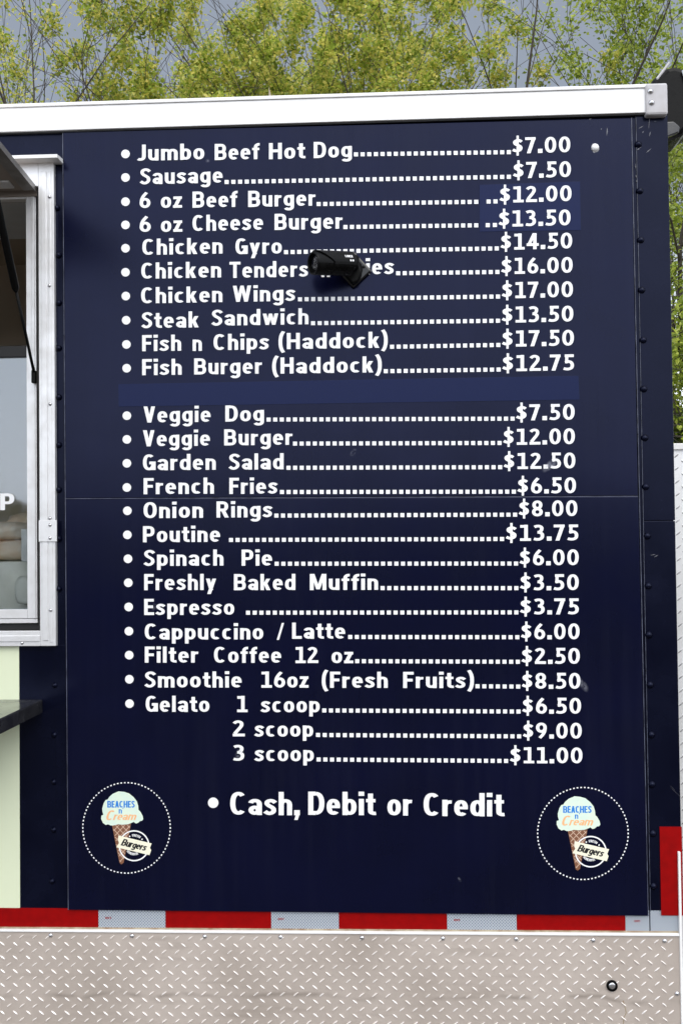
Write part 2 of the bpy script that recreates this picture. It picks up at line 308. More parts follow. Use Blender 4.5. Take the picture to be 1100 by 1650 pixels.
G = {
 'a': (.62, [V(.495, 0, .48), E(.30, .47, .195, .175, 162, 0), E(.285, .215, .16, .13, 0, 360, 2)]),
 'b': (.645, [V(.125, 0, 1), E(.325, .365, .195, .28, 0, 360)]),
 'c': (.57, [E(.315, .365, .19, .28, 52, 308)]),
 'd': (.645, [V(.52, 0, 1), E(.32, .365, .195, .28, 0, 360)]),
 'e': (.62, [E(.31, .365, .185, .28, 0, 312), R(.15, .60, .31, .43)]),
 'f': (.43, [V(.20, 0, .72), E(.405, .72, .205, .195, 180, 82), R(0, .42, .58, .73)]),
 'g': (.645, [V(.52, -.03, .73), E(.32, .375, .195, .27, 0, 360), E(.315, -.02, .205, .165, 0, -152)]),
 'h': (.62, [V(.125, 0, 1), E(.31, .44, .185, .205, 180, 0), V(.495, 0, .45)]),
 'i': (.25, [V(.125, 0, .73), R(0, .25, .83, 1.01)]),
 'k': (.63, [V(.125, 0, 1), D(.26, .33, .48, .73, .27), D(.49, 0, .30, .44, .28)]),
 'l': (.25, [V(.125, 0, 1)]),
 'm': (.97, [V(.125, 0, .73), E(.305, .44, .18, .205, 180, 0), V(.485, 0, .45), E(.665, .44, .18, .205, 180, 0), V(.845, 0, .45)]),
 'n': (.62, [V(.125, 0, .73), E(.31, .44, .185, .205, 180, 0), V(.495, 0, .45)]),
 'o': (.64, [E(.32, .365, .195, .28, 0, 360)]),
 'p': (.645, [V(.125, -.25, .73), E(.325, .365, .195, .28, 0, 360)]),
 'r': (.44, [V(.125, 0, .73), E(.36, .42, .235, .215, 180, 78)]),
 's': (.56, [S_LOW]),
 't': (.43, [V(.20, .2, .93), R(0, .42, .58, .73), E(.385, .20, .185, .115, 180, 285)]),
 'u': (.62, [V(.495, 0, .73), E(.31, .29, .185, .205, 180, 360), V(.125, .28, .73)]),
 'w': (.93, [D(.125, .73, .285, 0, .25), D(.285, 0, .465, .73, .22), D(.465, .73, .645, 0, .22), D(.645, 0, .805, .73, .25)]),
 'y': (.64, [D(.13, .73, .33, .0, .27), D(.20, -.25, .51, .73, .26)]),
 'z': (.53, [H(.02, .52, .645), H(0, .53, .085), D(.14, .1, .38, .63, .27)]),
 'B': (.74, [V(.125, 0, 1), H(.1, .40, .915), H(.1, .42, .50), H(.1, .42, .085), E(.40, .7075, .185, .2075, -90, 90), E(.42, .2925, .195, .2075, -90, 90)]),
 'C': (.73, [E(.375, .5, .25, .415, 48, 312)]),
 'D': (.74, [V(.125, 0, 1), H(.1, .34, .915), H(.1, .34, .085), E(.34, .5, .275, .415, -90, 90)]),
 'E': (.60, [V(.125, 0, 1), H(.1, .58, .915), H(.1, .54, .51), H(.1, .60, .085)]),
 'F': (.58, [V(.125, 0, 1), H(.1, .58, .915), H(.1, .53, .49)]),
 'G': (.74, [E(.365, .5, .24, .415, 50, 330), R(.49, .74, .02, .50), H(.38, .74, .46)]),
 'H': (.75, [V(.125, 0, 1), V(.625, 0, 1), H(.1, .65, .51)]),
 'J': (.52, [V(.395, .28, 1), E(.20, .29, .195, .205, 360, 232)]),
 'L': (.57, [V(.125, 0, 1), H(.1, .57, .085)]),
 'M': (.94, [V(.125, 0, 1), V(.815, 0, 1), D(.47, .05, .17, 1, .24), D(.47, .05, .77, 1, .24)]),
 'O': (.75, [E(.375, .5, .25, .415, 0, 360)]),
 'P': (.70, [V(.125, 0, 1), H(.1, .40, .915), H(.1, .40, .44), E(.39, .6775, .185, .2375, -90, 90)]),
 'R': (.74, [V(.125, 0, 1), H(.1, .40, .915), H(.1, .40, .47), E(.39, .6925, .185, .2225, -90, 90), D(.60, 0, .38, .47, .28)]),
 'S': (.645, [S_CAP]),
 'T': (.66, [V(.33, 0, 1), H(0, .66, .915)]),
 'V': (.72, [D(.135, 1, .36, 0, .27), D(.585, 1, .36, 0, .27)]),
 'W': (1.08, [D(.13, 1, .32, 0, .25), D(.32, 0, .54, 1, .22), D(.54, 1, .76, 0, .22), D(.76, 0, .95, 1, .25)]),
 'X': (.72, [D(.14, 0, .58, 1, .28), D(.14, 1, .58, 0, .28)]),
 'A': (.74, [D(.13, 0, .37, 1, .26), D(.61, 0, .37, 1, .26), H(.2, .54, .27)]),
 '0': (.72, [E(.36, .5, .235, .415, 0, 360, 2.2)]),
 '1': (.66, [V(.38, 0, 1), H(.04, .66, .075, .95), R(.05, .4, .82, .985)]),
 '2': (.67, [S((.09, .80), (.19, .885), (.33, .915), (.47, .85), (.495, .70), (.42, .55), (.27, .36), (.13, .17)), H(.02, .67, .085)]),
 '3': (.66, [S((.08, .86), (.22, .91), (.37, .905), (.48, .82), (.47, .65), (.35, .545), (.25, .53)), S((.25, .53), (.38, .51), (.515, .41), (.51, .21), (.38, .10), (.22, .085), (.05, .12))]),
 '4': (.72, [V(.49, 0, 1), H(0, .72, .29), D(.13, .28, .46, 1, .25)]),
 '5': (.66, [H(.10, .62, .915), D(.205, .45, .225, .98, .22), S((.13, .50), (.30, .555), (.45, .51), (.53, .37), (.50, .18), (.36, .095), (.20, .085), (.04, .125))]),
 '6': (.69, [E(.355, .32, .22, .235, 0, 360, 2.1), S((.135, .34), (.165, .55), (.26, .74), (.45, .96)), ]),
 '7': (.64, [H(0, .62, .915), D(.21, 0, .50, .92, .27)]),
 '8': (.70, [E(.35, .275, .22, .19, 0, 360, 2.1), E(.35, .71, .20, .205, 0, 360, 2.1)]),
 '9': (.69, [E(.335, .68, .22, .235, 0, 360, 2.1), S((.555, .66), (.525, .45), (.43, .26), (.24, .04))]),
 '$': (.66, [S((.57, .73), (.46, .80), (.32, .815), (.175, .75), (.165, .64), (.26, .56), (.40, .49), (.51, .40), (.50, .26), (.38, .18), (.22, .17), (.05, .245)), R(.265, .40, -.13, 1.12)]),
 '(': (.36, [S((.30, 1.10), (.20, .93), (.14, .70), (.125, .44), (.14, .20), (.20, -.03), (.30, -.20))]),
 ')': (.36, [S((.06, 1.10), (.16, .93), (.22, .70), (.235, .44), (.22, .20), (.16, -.03), (.06, -.20))]),
 '/': (.46, [D(.08, -.03, .38, 1.02, .16)]),
 '.': (.27, [R(0, .27, 0, .26)]),
 ',': (.25, [R(0, .25, 0, .22), D(.08, -.2, .16, .05, .17)]),
 "'": (.15, [R(0, .14, .75, 1.0)]),
}
SB = 0.085
def spline(pts, n=5):
    q = [pts[0]] + list(pts) + [pts[-1]]; r = []
    for i in range(1, len(q) - 2):
        for k in range(n):
            t = k / n; o = []
            for c in (0, 1):
                a, b, c2, d = q[i - 1][c], q[i][c], q[i + 1][c], q[i + 2][c]
                o.append(0.5 * (2 * b + (c2 - a) * t + (2 * a - 5 * b + 4 * c2 - d) * t * t + (-a + 3 * b - 3 * c2 + d) * t ** 3))
            r.append(tuple(o))
    r.append(tuple(pts[-1])); return r
def ribbon(line, closed, hx, hy):
    n = len(line); L = []; Rr = []
    for i, (x, y) in enumerate(line):
        if closed: a, b = line[(i - 1) % n], line[(i + 1) % n]
        else: a, b = line[max(i - 1, 0)], line[min(i + 1, n - 1)]
        tx, ty = b[0] - a[0], b[1] - a[1]; l = math.hypot(tx, ty) or 1; nx, ny = -ty / l, tx / l
        q = math.sqrt((hx * nx) ** 2 + (hy * ny) ** 2); ox, oy = hx * hx * nx / q, hy * hy * ny / q
        # keep the offset perpendicular at butt ends
        L.append((x + ox, y + oy)); Rr.append((x - ox, y - oy))
    m = n if closed else n - 1
    return [[L[i], L[(i + 1) % n], Rr[(i + 1) % n], Rr[i]] for i in range(m)]
def glyph(ch, hx=HX, hy=HY):
    """list of strokes, each a list of quads in em units"""
    res = []
    for st in G[ch][1]:
        k = st[0]
        if k == 'L':
            (x0, y0), (x1, y1) = st[1]; res.append([[(x0 - hx, y0), (x0 + hx, y0), (x1 + hx, y1), (x1 - hx, y1)]])
        elif k == 'R': res.append([[(st[1], st[3]), (st[2], st[3]), (st[2], st[4]), (st[1], st[4])]])
        elif k == 'D':
            _, x0, y0, x1, y1, wd = st; wd *= hx / HX; h = wd / 2
            res.append([[(x0 - h, y0), (x0 + h, y0), (x1 + h, y1), (x1 - h, y1)]])
        elif k == 'S': res.append(ribbon(spline(st[1]), False, hx * .96, hy))
        else:
            _, cx, cy, rx, ry, a0, a1, p = st; closed = abs(a1 - a0) >= 360; n = max(6, int(abs(a1 - a0) / 12)); line = []
            for i in range(n if closed else n + 1):
                a = math.radians(a0 + (a1 - a0) * i / n); c, s = math.cos(a), math.sin(a)
                line.append((cx + rx * math.copysign(abs(c) ** (2 / p), c), cy + ry * math.copysign(abs(s) ** (2 / p), s)))
            res.append(ribbon(line, closed, hx, hy))
    return res
def width(txt, sb=SB): return sum((G[c][0] if c != ' ' else .3) + sb for c in txt) - sb
def text(mb, txt, x0, x1, fmap, sb=SB, hx=HX, hy=HY, lift=2e-5):
    """fmap(u, v, k): u in pixels across from x0..x1, v in cap heights, k the layer"""
    sx = (x1 - x0) / width(txt, sb); u = 0.0
    for ch in txt:
        if ch == ' ': u += .3 + sb; continue
        for k, st in enumerate(glyph(ch, hx, hy)):
            for q in st: mb.add([fmap(x0 + (u + a) * sx, b * .96 if ch.islower() and 0 < b < .75 else b, k) for a, b in q], [(0, 1, 2, 3)])
        u += G[ch][0] + sb

# ------------------------------------------------------------------ ground
mb = MB(); mb.quad((-300, -300, 0), (300, -300, 0), (300, 300, 0), (-300, 300, 0))
g = build('ground', mb, M['gravel']); g['kind'] = 'structure'

# ------------------------------------------------------------------ food trailer
xe = X(1078, 520)                   # the trailer's right end
XL, DEP = -3.6, 2.3
z_top = Z(550, 196) ; z_bot = 0.50
z_rail0, z_rail1 = Z(550, 195.5, -.014), Z(550, 151, -.014)
TR = thing('food_trailer', 'navy food trailer side with white roof rail, serving window and diamond plate skirt', 'food trailer', (0, 1.1, 0))
wx0, wx1 = -1.75, X(64, 640)        # window opening
wz0, wz1 = Z(64, 1017), Z(64, 290)
mb = MB()
xs = [XL, wx0, wx1, xe]; zs = [z_bot, wz0, wz1, z_rail1 - .01]
for i in range(3):
    for j in range(3):
        if i == 1 and j == 1: continue
        mb.quad((xs[i], 0, zs[j]), (xs[i + 1], 0, zs[j]), (xs[i + 1], 0, zs[j + 1]), (xs[i], 0, zs[j + 1]))
for a, b in (((wx0, wz0), (wx1, wz0)), ((wx1, wz0), (wx1, wz1)), ((wx1, wz1), (wx0, wz1)), ((wx0, wz1), (wx0, wz0))):
    mb.quad((a[0], 0, a[1]), (b[0], 0, b[1]), (b[0], .05, b[1]), (a[0], .05, a[1]))
zt = z_rail1 - .01
mb.quad((xe, 0, z_bot), (xe, DEP, z_bot), (xe, DEP, zt), (xe, 0, zt)); mb.quad((XL, DEP, z_bot), (XL, 0, z_bot), (XL, 0, zt), (XL, DEP, zt))
mb.quad((xe, DEP, z_bot), (XL, DEP, z_bot), (XL, DEP, zt), (xe, DEP, zt)); mb.quad((XL, 0, z_bot), (XL, DEP, z_bot), (xe, DEP, z_bot), (xe, 0, z_bot))
build('wall_panel', mb, M['navy_wall'], TR)
mb = MB(); mb.quad((XL, 0, zt), (xe, 0, zt), (xe, DEP, zt + .02), (XL, DEP, zt + .02)); build('roof', mb, M['white_paint'], TR)
# corner flange at the right end: two lapped sheets with a seam between
xf = X(1033, 520) - .004; zs1 = Z(1055, 839)
mb = MB(); mb.box(xf, xe + .003, -.0022, -.0002, Z(550, 1463.5), zs1 - .001); mb.box(xf, xe + .003, -.0030, -.0002, zs1 + .0005, z_rail0 + .02)
build('corner_flange', mb, M['navy_wall'], TR, bevel=.0008)
mb = MB(); mb.box(xf - .0011, xf - .0002, -.0028, -.0002, Z(550, 1463.5), z_rail0 - .004); build('flange_highlight', mb, M['edge'], TR)  # painted highlight along the flange's bevelled edge
# narrow lap seam left of the board, below the window
mb = MB(); xs_ = X(91, 1300); mb.box(xs_, X(104, 1300) + .03, -.0016, -.0002, Z(550, 1465), wz0 - .03); build('lap_seam', mb, M['navy_wall'], TR, bevel=.0006)
# screws under the wrap
scr0 = None
def screw_mb(r, h): return MB().lathe((0, 0, 0), (0, -1, 0), [(0, r * 1.25), (.0012, r * 1.05), (h * .7, r * .8), (h, r * .35)], 14)
for i, (px, py) in enumerate([(1026.7, 232.6), (1029, 307.8), (1030.5, 386.8), (1032, 467.6), (1034.5, 548), (1035.5, 627), (1037, 705.6), (1038.5, 784.5), (1041, 863.7), (1042.5, 944),
        (1043.5, 1023), (1045.5, 1103.5), (1047.5, 1184), (1048.5, 1264), (1050, 1343), (1051, 1428)]):
    p = P(px + 1, py, -.003); p[1] = -.0028
    if scr0 is None: scr0 = build('screw', MB().add([(v[0] + p[0], v[1] + p[1], v[2] + p[2]) for v in screw_mb(.0062, .0055).v], screw_mb(.0062, .0055).f), M['navy_wall'], TR, smooth=True, at=p)
    else: copy_at(scr0, p, TR)
for px, py in [(92, 335), (95, 411), (95, 488), (95, 561), (95, 640), (95, 717), (95, 789), (95, 868), (95, 949), (89, 1104), (88, 1184), (87, 1260), (87, 1337), (84, 1420)]:
    p = P(px, py, -.002); p[1] = -.0004 if px < 90 else -.0014; copy_at(scr0, p, TR, scale=(.9, 1.1, .9))
# mint graphic
mb = MB(); x1 = X(32, 1250, -.001); mb.box(-1.45, x1, -.0012, -.0002, Z(20, 1465), Z(20, 1036)); build('wall_graphic', mb, M['mint'], TR, label='pale mint vinyl panel below the serving window')
# roof rail
xr = X(1043, 160, -.014)
mb = MB(); mb.box(XL, xr, -.013, .02, z_rail0, z_rail1 - .008); mb.box(XL, xr, -.016, .03, z_rail1 - .0075, z_rail1)
build('roof_rail', mb, M['white_paint'], TR, bevel=.0012)
mb = MB(); mb.box(XL, xr, -.0085, -.0005, z_rail0 - .003, z_rail0 - .0005); build('rail_seal', mb, M['dark_rubber'], TR)
xc0, xc1, zc0, zc1 = X(1040, 160, -.022), X(1075.5, 160, -.022), Z(1058, 184.5, -.022), Z(1058, 133, -.022)
mb = MB(); mb.box(xc0, xc1, -.022, .05, zc0, zc1); cap = build('corner_cap', mb, M['cap_grey'], TR, bevel=.005)
b0 = None
for px, py in [(1047, 147), (1049, 165.5)]:
    p = P(px, py, -.022); p[1] = -.022
    s_ = screw_mb(.0052, .005)
    if b0 is None: b0 = build('bolt', MB().add([(v[0] + p[0], v[1] + p[1], v[2] + p[2]) for v in s_.v], s_.f), M['steel'], cap, smooth=True, at=p)
    else: copy_at(b0, p, cap)
# reflective tape
yt = -.0016
def zq(px, pl, pr): return pl + (pr - pl) * px / 1045.0
segs = [(-150, 159, 0), (159, 267, 1), (267, 437, 0), (437, 546, 1), (546, 720, 0), (720, 832, 1), (832, 1007, 0), (1007, 1045.5, 1), (1047, 1095, 1)]
zt0, zt1 = Z(550, 1501, yt), Z(550, 1466, yt)
for a, b, s_ in segs:
    xa, xb = X(a, 1485, yt), X(b, 1485, yt); xb = min(xb, xe)
    mb = MB(); mb.box(xa, xb - .0004, yt, -.0003, zt0, zt1 if a < 1000 else zt1 + .002)
    t_ = build('reflective_tape', mb, M['tape_silver' if s_ else 'tape_red'], TR, label='silver reflective tape' if s_ else 'red reflective tape')
    if s_ and a < 1046:
        cx = a + (15 if a < 1000 else 18); mm = MB()
        text(mm, 'DOT', cx - 4, cx + 6, lambda u, v, k: (X(u, 1485, yt), yt - .0003 - k * 2e-5, Z(550, 1483, yt) + v * .0045))
        build('stamp', mm, M['tape_red'], t_)
xt0 = X(1063, 1400, -.004); mb = MB(); mb.box(xt0, xe + .004, -.0046, -.0032, Z(1075, 1475, -.004), Z(1075, 1332, -.004)); build('reflective_tape', mb, M['tape_red'], TR, label='upright red reflective tape on the corner')
# skirt of diamond plate
ys = -.006
def tread(mb, x, y, z, sgn, L=.0074, W=.0016, h=.0013):
    a = math.radians(38) * sgn; c, s = math.cos(a), math.sin(a); vs = []
    for t, wd in ((-1, 0), (-.55, .85), (.1, 1), (.6, .7), (1, 0)):
        for q in ((0,) if wd == 0 else (-1, 0, 1)):
            lx, lz = t * L, q * wd * W; vs.append((x + lx * c - lz * s, y - (h * (1 - .35 * t * t) if q == 0 and wd else 0), z + lx * s + lz * c))
    mb.add(vs, [(0, 1, 2), (0, 2, 3), (1, 4, 5, 2), (2, 5, 6, 3), (4, 7, 8, 5), (5, 8, 9, 6), (7, 10, 8), (8, 10, 9)])
PX, PZ = .0279, .0291
def plate_treads(mb, x0, x1, z0, z1, y, rnd):
    for i in range(int((x1 - x0) / PX) + 1):
        for j in range(int((z1 - z0) / PZ) + 1):
            for ox, oz, sg in ((.25, .25, 1), (.75, .75, -1)):
                x, z = x0 + (i + ox) * PX, z1 - (j + oz) * PZ
                if x0 + .008 < x < x1 - .008 and z0 + .006 < z < z1 - .006: tread(mb, x + rnd.uniform(-.0006, .0006), y, z + rnd.uniform(-.0006, .0006), sg, L=.0074 * rnd.uniform(.9, 1.08), h=.0023 * rnd.uniform(.8, 1.2))
zk1 = Z(550, 1504.5, ys); zk0 = .42; xk1 = X(1094.5, 1580, ys)
rnd = random.Random(4)
mb = MB(); mb.box(XL, xk1, ys, -.0005, zk0, zk1); mb.cur = 1; plate_treads(mb, -1.0, xk1 - .004, zk0, zk1 - .004, ys, rnd)
sk = build('diamond_plate_skirt', mb, [M['plate'], M['tread']], TR)
mb = MB(); mb.box(XL, xk1, ys - .0035, -.0006, zk1 + .0003, zk1 + .0050); mb.box(xk1 + .0003, xk1 + .0055, ys - .004, .004, zk0, Z(1095, 1372, ys)); build('edge_trim', mb, M['white_paint'], sk, bevel=.001)
mb = MB(); mb.box(XL, xk1, -.0030, -.0006, zk1 + .0053, zk1 + .0085); build('old_sealant', mb, M['rust'], sk)
b1 = None
for px, py in [(82, 1507), (213, 1508), (330, 1509), (452, 1510), (583, 1511), (713, 1512), (831, 1513), (955, 1515), (1070, 1516), (1090, 1601)]:
    p = P(px, py, ys); p[1] = ys; s_ = screw_mb(.0042, .0035)
    if b1 is None: b1 = build('screw', MB().add([(v[0] + p[0], v[1] + p[1], v[2] + p[2]) for v in s_.v], s_.f), M['steel'], sk, smooth=True, at=p)
    else: copy_at(b1, p, sk)
p = P(985, 1588, ys); p[1] = ys
dr = build('drain_plug', MB().lathe((p[0], p[1] - .0001, p[2]), (0, -1, 0), [(0, .0118), (.003, .0115), (.0035, .0085), (.0012, .0075)], 24), M['black'], sk, smooth=False, at=p)
mb = MB().lathe((p[0], p[1] - .0014, p[2]), (0, -1, 0), [(0, .0074), (.002, .0068), (.0028, .004)], 20); build('plug_core', mb, M['steel'], dr, smooth=True)
mb = MB()
st = [P(x, y, ys) for x, y in [(1003, 1612), (1006, 1622), (1008, 1632), (1004, 1640), (1003, 1652)]]
for a, b in zip(st, st[1:]): mb.quad((a[0] - .001, ys - .0004, a[2]), (a[0] + .0012, ys - .0004, a[2]), (b[0] + .001, ys - .0004, b[2]), (b[0] - .0008, ys - .0004, b[2]))
build('rust_stain', mb, M['rust'], sk)
# window
WN = build('window_frame', MB(), M['aluminium'], TR)
def bar(mb, xa, xb, za, zb, y0, y1): mb.box(xa, xb, y0, y1, za, zb)
xa, xb = X(63.5, 640, -.014), X(88.5, 640, -.014); za, zb = Z(64, 1041, -.014), Z(64, 262, -.014); zi = Z(64, 1016.5, -.014); zj = Z(64, 300, -.014)
mb = MB()
mb.box(xa, xb, -.014, -.0004, za, zb); mb.box(xa + .007, xb - .016, -.0168, -.0142, za + .012, zb - .02); mb.box(xb - .012, xb - .006, -.0158, -.0142, za + .008, zb - .02)
mb.box(-1.8, xa - .0003, -.014, -.0004, za, zi); mb.box(-1.8, xa - .0003, -.0165, -.0142, za + .010, zi - .010)
mb.box(-1.8, xa - .0003, -.014, -.0004, zj, zb)
me = WN.data; bpy.data.objects.remove(WN)
WN = build('window_frame', mb, M['aluminium'], TR, bevel=.0015)
mb = MB(); xd0, xd1 = X(63.7, 640, -.01), X(63.7, 640, -.01)
mb.box(xa - .006, xa - .0005, -.004, .045, zi, zj); mb.box(-1.8, xa - .0065, .020, .045, zi, zi + .012); build('seal', mb, M['dark_rubber'], WN)
mb = MB(); mb.box(-1.8, xa - .0065, .001, .045, zj - .016, zj - .002); build('head_rail', mb, M['brown_panel'], WN, bevel=.001)  # head rail coloured brown to carry the shade under the hatch
ysash = .006
sx0, sx1 = X(43.5, 700, ysash), X(59.5, 700, ysash); sz0 = Z(50, 996.5, ysash); sz0b = Z(50, 982, ysash)
mb = MB(); mb.box(sx0, sx1, ysash, .03, sz0, zj - .004); mb.box(sx0 + .012, sx1 - .003, ysash - .002, ysash - .0002, sz0, zj - .006)
mb.box(-1.75, sx0 - .0003, ysash, .03, sz0, sz0b); mb.box(-1.75, sx1, ysash + .002, .04, Z(50, 1004, ysash), sz0 - .001); mb.box(-1.75, sx0 - .0003, ysash, .03, zj - .02, zj - .004)
build('sash', mb, M['aluminium'], WN, bevel=.0012)
mb = MB(); zg = Z(20, 577, .018); mb.box(-1.75, sx0 - .0006, .016, .020, sz0b + .0004, zg); build('glass', mb, M['glass'], WN)
mb = MB(); mb.box(-1.75, sx0 - .0006, .010, .026, zg + .0004, Z(20, 558, .018)); build('glass_rail', mb, M['dark_rubber'], WN, bevel=.002)
p0, p1, p2 = P(0.5, 822, .0155), P(24, 822, .0155), P(10, 795, .0155)
mb = MB(); text(mb, 'P', 0.5, 24, lambda u, v, k: (X(u, 822, .0155), .0155 - k * 2e-5, p0[2] + v * (p2[2] - p0[2])), hx=.115); build('lettering', mb, M['white_vinyl'], WN)
# drip cap
mb = MB(); cz0, cz1 = Z(88, 260, 0), Z(60, 249.5, -.045)
mb.add([(-1.85, -.046, cz1 - .007), (xb + .018, -.046, cz1 - .007), (xb + .018, -.046, cz1), (-1.85, -.046, cz1), (-1.85, -.0004, cz1 - .006), (xb + .018, -.0004, cz1 - .006), (xb + .018, -.0004, cz1 + .004), (-1.85, -.0004, cz1 + .004)],
       [(0, 1, 2, 3), (4, 7, 6, 5), (0, 4, 5, 1), (3, 2, 6, 7), (1, 5, 6, 2), (0, 3, 7, 4)])
build('drip_cap', mb, M['white_paint'], WN)
# latch plate
mb = MB(); la, lb = P(63, 873, -.018), P(92, 838, -.018); mb.box(la[0], lb[0], -.019, -.0167, la[2], lb[2]); lt = build('latch', mb, M['aluminium'], WN, bevel=.0008)
b2 = None
for px, py, par, yy in [(81, 846, lt, -.019), (81, 867, lt, -.019), (80, 317, WN, -.0165), (80, 460, WN, -.0165), (81, 651, WN, -.0165), (81, 835, WN, -.0165), (82, 983, WN, -.0165), (36, 1036, WN, -.014)]:
    p = P(px, py, yy); p[1] = yy; s_ = screw_mb(.0032, .003)
    if b2 is None: b2 = build('screw', MB().add([(v[0] + p[0], v[1] + p[1], v[2] + p[2]) for v in s_.v], s_.f), M['steel'], par, smooth=True, at=p)
    else: copy_at(b2, p, par)
# hatch
hx1 = X(58, 302, -.012); hz = Z(58, 306, -.012); tl = math.radians(5); L = .85; th = .008
def hp(x, d, n): return (x, -.012 - d * math.cos(tl) - n * -math.sin(tl) * 0, hz + d * math.sin(tl) + n)
mb = MB(); mb.add([hp(x, d, n) for n in (0, th) for d in (0, L) for x in (-1.72, hx1 - .003)], [(0, 2, 3, 1), (4, 5, 7, 6), (0, 1, 5, 4), (2, 6, 7, 3), (0, 4, 6, 2), (1, 3, 7, 5)])
HT = build('hatch', mb, M['brown_panel'], TR, label='raised serving hatch with dark underside')
mb = MB(); mb.add([hp(x, d, n) for n in (-.003, th + .002) for d in (0, L) for x in (hx1 - .0028, hx1)], [(0, 2, 3, 1), (4, 5, 7, 6), (0, 1, 5, 4), (2, 6, 7, 3), (0, 4, 6, 2), (1, 3, 7, 5)])
mb.add([hp(x, d, n) for n in (-.003, th + .002) for d in (L + .0003, L + .003) for x in (-1.72, hx1)], [(0, 2, 3, 1), (4, 5, 7, 6), (0, 1, 5, 4), (2, 6, 7, 3), (0, 4, 6, 2), (1, 3, 7, 5)])
mb.add([hp(x, d, n) for n in (-.0025, -.0004) for d in (.004, L - .004) for x in (hx1 - .026, hx1 - .0031)], [(0, 2, 3, 1), (4, 5, 7, 6), (0, 1, 5, 4), (2, 6, 7, 3), (0, 4, 6, 2), (1, 3, 7, 5)])
build('hatch_rim', mb, mat('weathered aluminium', (.26, .25, .24), .4, .5, noise=(40, (.16, .15, .14), .7)), HT)
mb = MB(); xm = hx1 - .075
for q in range(5): mb.add([hp(x, .02 + q * .007 + d, n) for n in (-.004, -.0004) for d in (0, .0045) for x in (xm, xm + .035)], [(0, 2, 3, 1), (4, 5, 7, 6), (0, 1, 5, 4), (2, 6, 7, 3), (0, 4, 6, 2), (1, 3, 7, 5)])
build('vent', mb, M['aluminium'], HT)
q0 = P(57, 606, -.002); q0[1] = -.004; q1 = np.array(hp(hx1 - .012, .262, -.018))
v = q1 - q0
gs = build('gas_strut', MB().tube([q0 + v * .02, q0 + v * .40], [.0032, .0032], 10).tube([q0 + v * .39, q0 + v * .405, q0 + v * .97, q0 + v * .985], [.004, .0078, .0078, .004], 14), M['black_matte'], HT, smooth=True)
mb = MB(); mb.box(q0[0] - .006, q0[0] + .003, q0[1] - .007, q0[1] + .006, q0[2] - .016, q0[2] + .012); build('strut_bracket', mb, M['black_matte'], gs, bevel=.002); mb = MB(); mb.box(q1[0] - .006, q1[0] + .006, q1[1] - .008, q1[1] + .008, q1[2] - .006, q1[2] + .019); build('strut_bracket', mb, M['black_matte'], gs, bevel=.002)
# counter shelf under the window
cz1 = Z(70, 1126.5, 0); cz0 = Z(70, 1149, 0); cx1 = X(70, 1130, 0)
mb = MB(); mb.box(-1.7, cx1, -.30, -.002, cz0, cz1); build('serving_counter', mb, M['counter'], TR, bevel=.003, label='black glossy counter shelf')
# interior
mb = MB(); iy = 1.3
mb.quad((-2, iy, .6), (wx1 + .5, iy, .6), (wx1 + .5, iy, 2.6), (-2, iy, 2.6)); mb.quad((-2, .051, 2.55), (wx1 + .5, .051, 2.55), (wx1 + .5, iy, 2.55), (-2, iy, 2.55))
mb.quad((wx1 + .5, .051, .6), (wx1 + .5, iy, .6), (wx1 + .5, iy, 2.6), (wx1 + .5, .051, 2.6)); mb.quad((-2, .051, .6), (wx1 + .5, .051, .6), (wx1 + .5, iy, .6), (-2, iy, .6))
build('interior_wall', mb, M['interior'], TR)
mb = MB(); iz = Z(20, 905, .10); mb.box(-1.7, wx1 + .3, .09, .55, .65, iz); build('inner_counter', mb, M['interior_white'], TR, bevel=.004)
# things inside the window
def bag(name, cx, cy, z0, sx, sy, sz, m, lab, cat, seed, grp=None):
    r = random.Random(seed); mb = MB(); n, k = 18, 9; vs = []
    for j in range(k + 1):
        th_ = math.pi * j / k
        for i in range(n):
            a = 2 * math.pi * i / n; w_ = 1 + r.uniform(-.09, .09)
            c, s = math.cos(a), math.sin(a); e = lambda q: math.copysign(abs(q) ** .7, q)
            vs.append((cx + sx * e(c) * math.sin(th_) ** .7 * w_, cy + sy * e(s) * math.sin(th_) ** .7 * w_, z0 + sz * (1 - e(math.cos(th_))) * .5 * (1 if j < k else 1)))
    fs = [(j * n + i, j * n + (i + 1) % n, (j + 1) * n + (i + 1) % n, (j + 1) * n + i) for j in range(k) for i in range(n)]
    mb.add(vs, fs); o = build(name, mb, m, None, smooth=True, at=(cx, cy, z0)); return tag(o, lab, cat, grp)
xg = X(14, 890, .2)
bag('bread_bag', xg, .22, iz + .0005, .085, .07, .05, M['bread'], 'lower bag of buns on the counter inside the window', 'bread bag', 1, 'bags of bread behind the glass')
bag('bread_bag', xg - .02, .22, iz + .048, .08, .065, .045, M['bread'], 'small bag of buns on top of the other bags inside the window', 'bread bag', 2, 'bags of bread behind the glass')
bag('bread_bag', xg + .01, .40, iz + .0005, .09, .08, .12, M['bread'], 'rear bag of buns behind the two stacked bags inside the window', 'bread bag', 5, 'bags of bread behind the glass')
pa, pb = P(33, 897, .05), P(46, 852, .05)
mb = MB(); mb.box(pa[0], pb[0] + .03, .055, .085, iz + .0008, pb[2]); tag(build('paper_box', mb, M['paper'], None, bevel=.002), 'small white box leaning beside the window frame inside', 'box')

pb_ = P(30, 975, .05); bag('plastic_bag', pb_[0] + .012, .060, float(pb_[2]), .022, .016, .065, M['bag_white'], 'white plastic bag bunched against the inner counter behind the glass', 'plastic bag', 9)

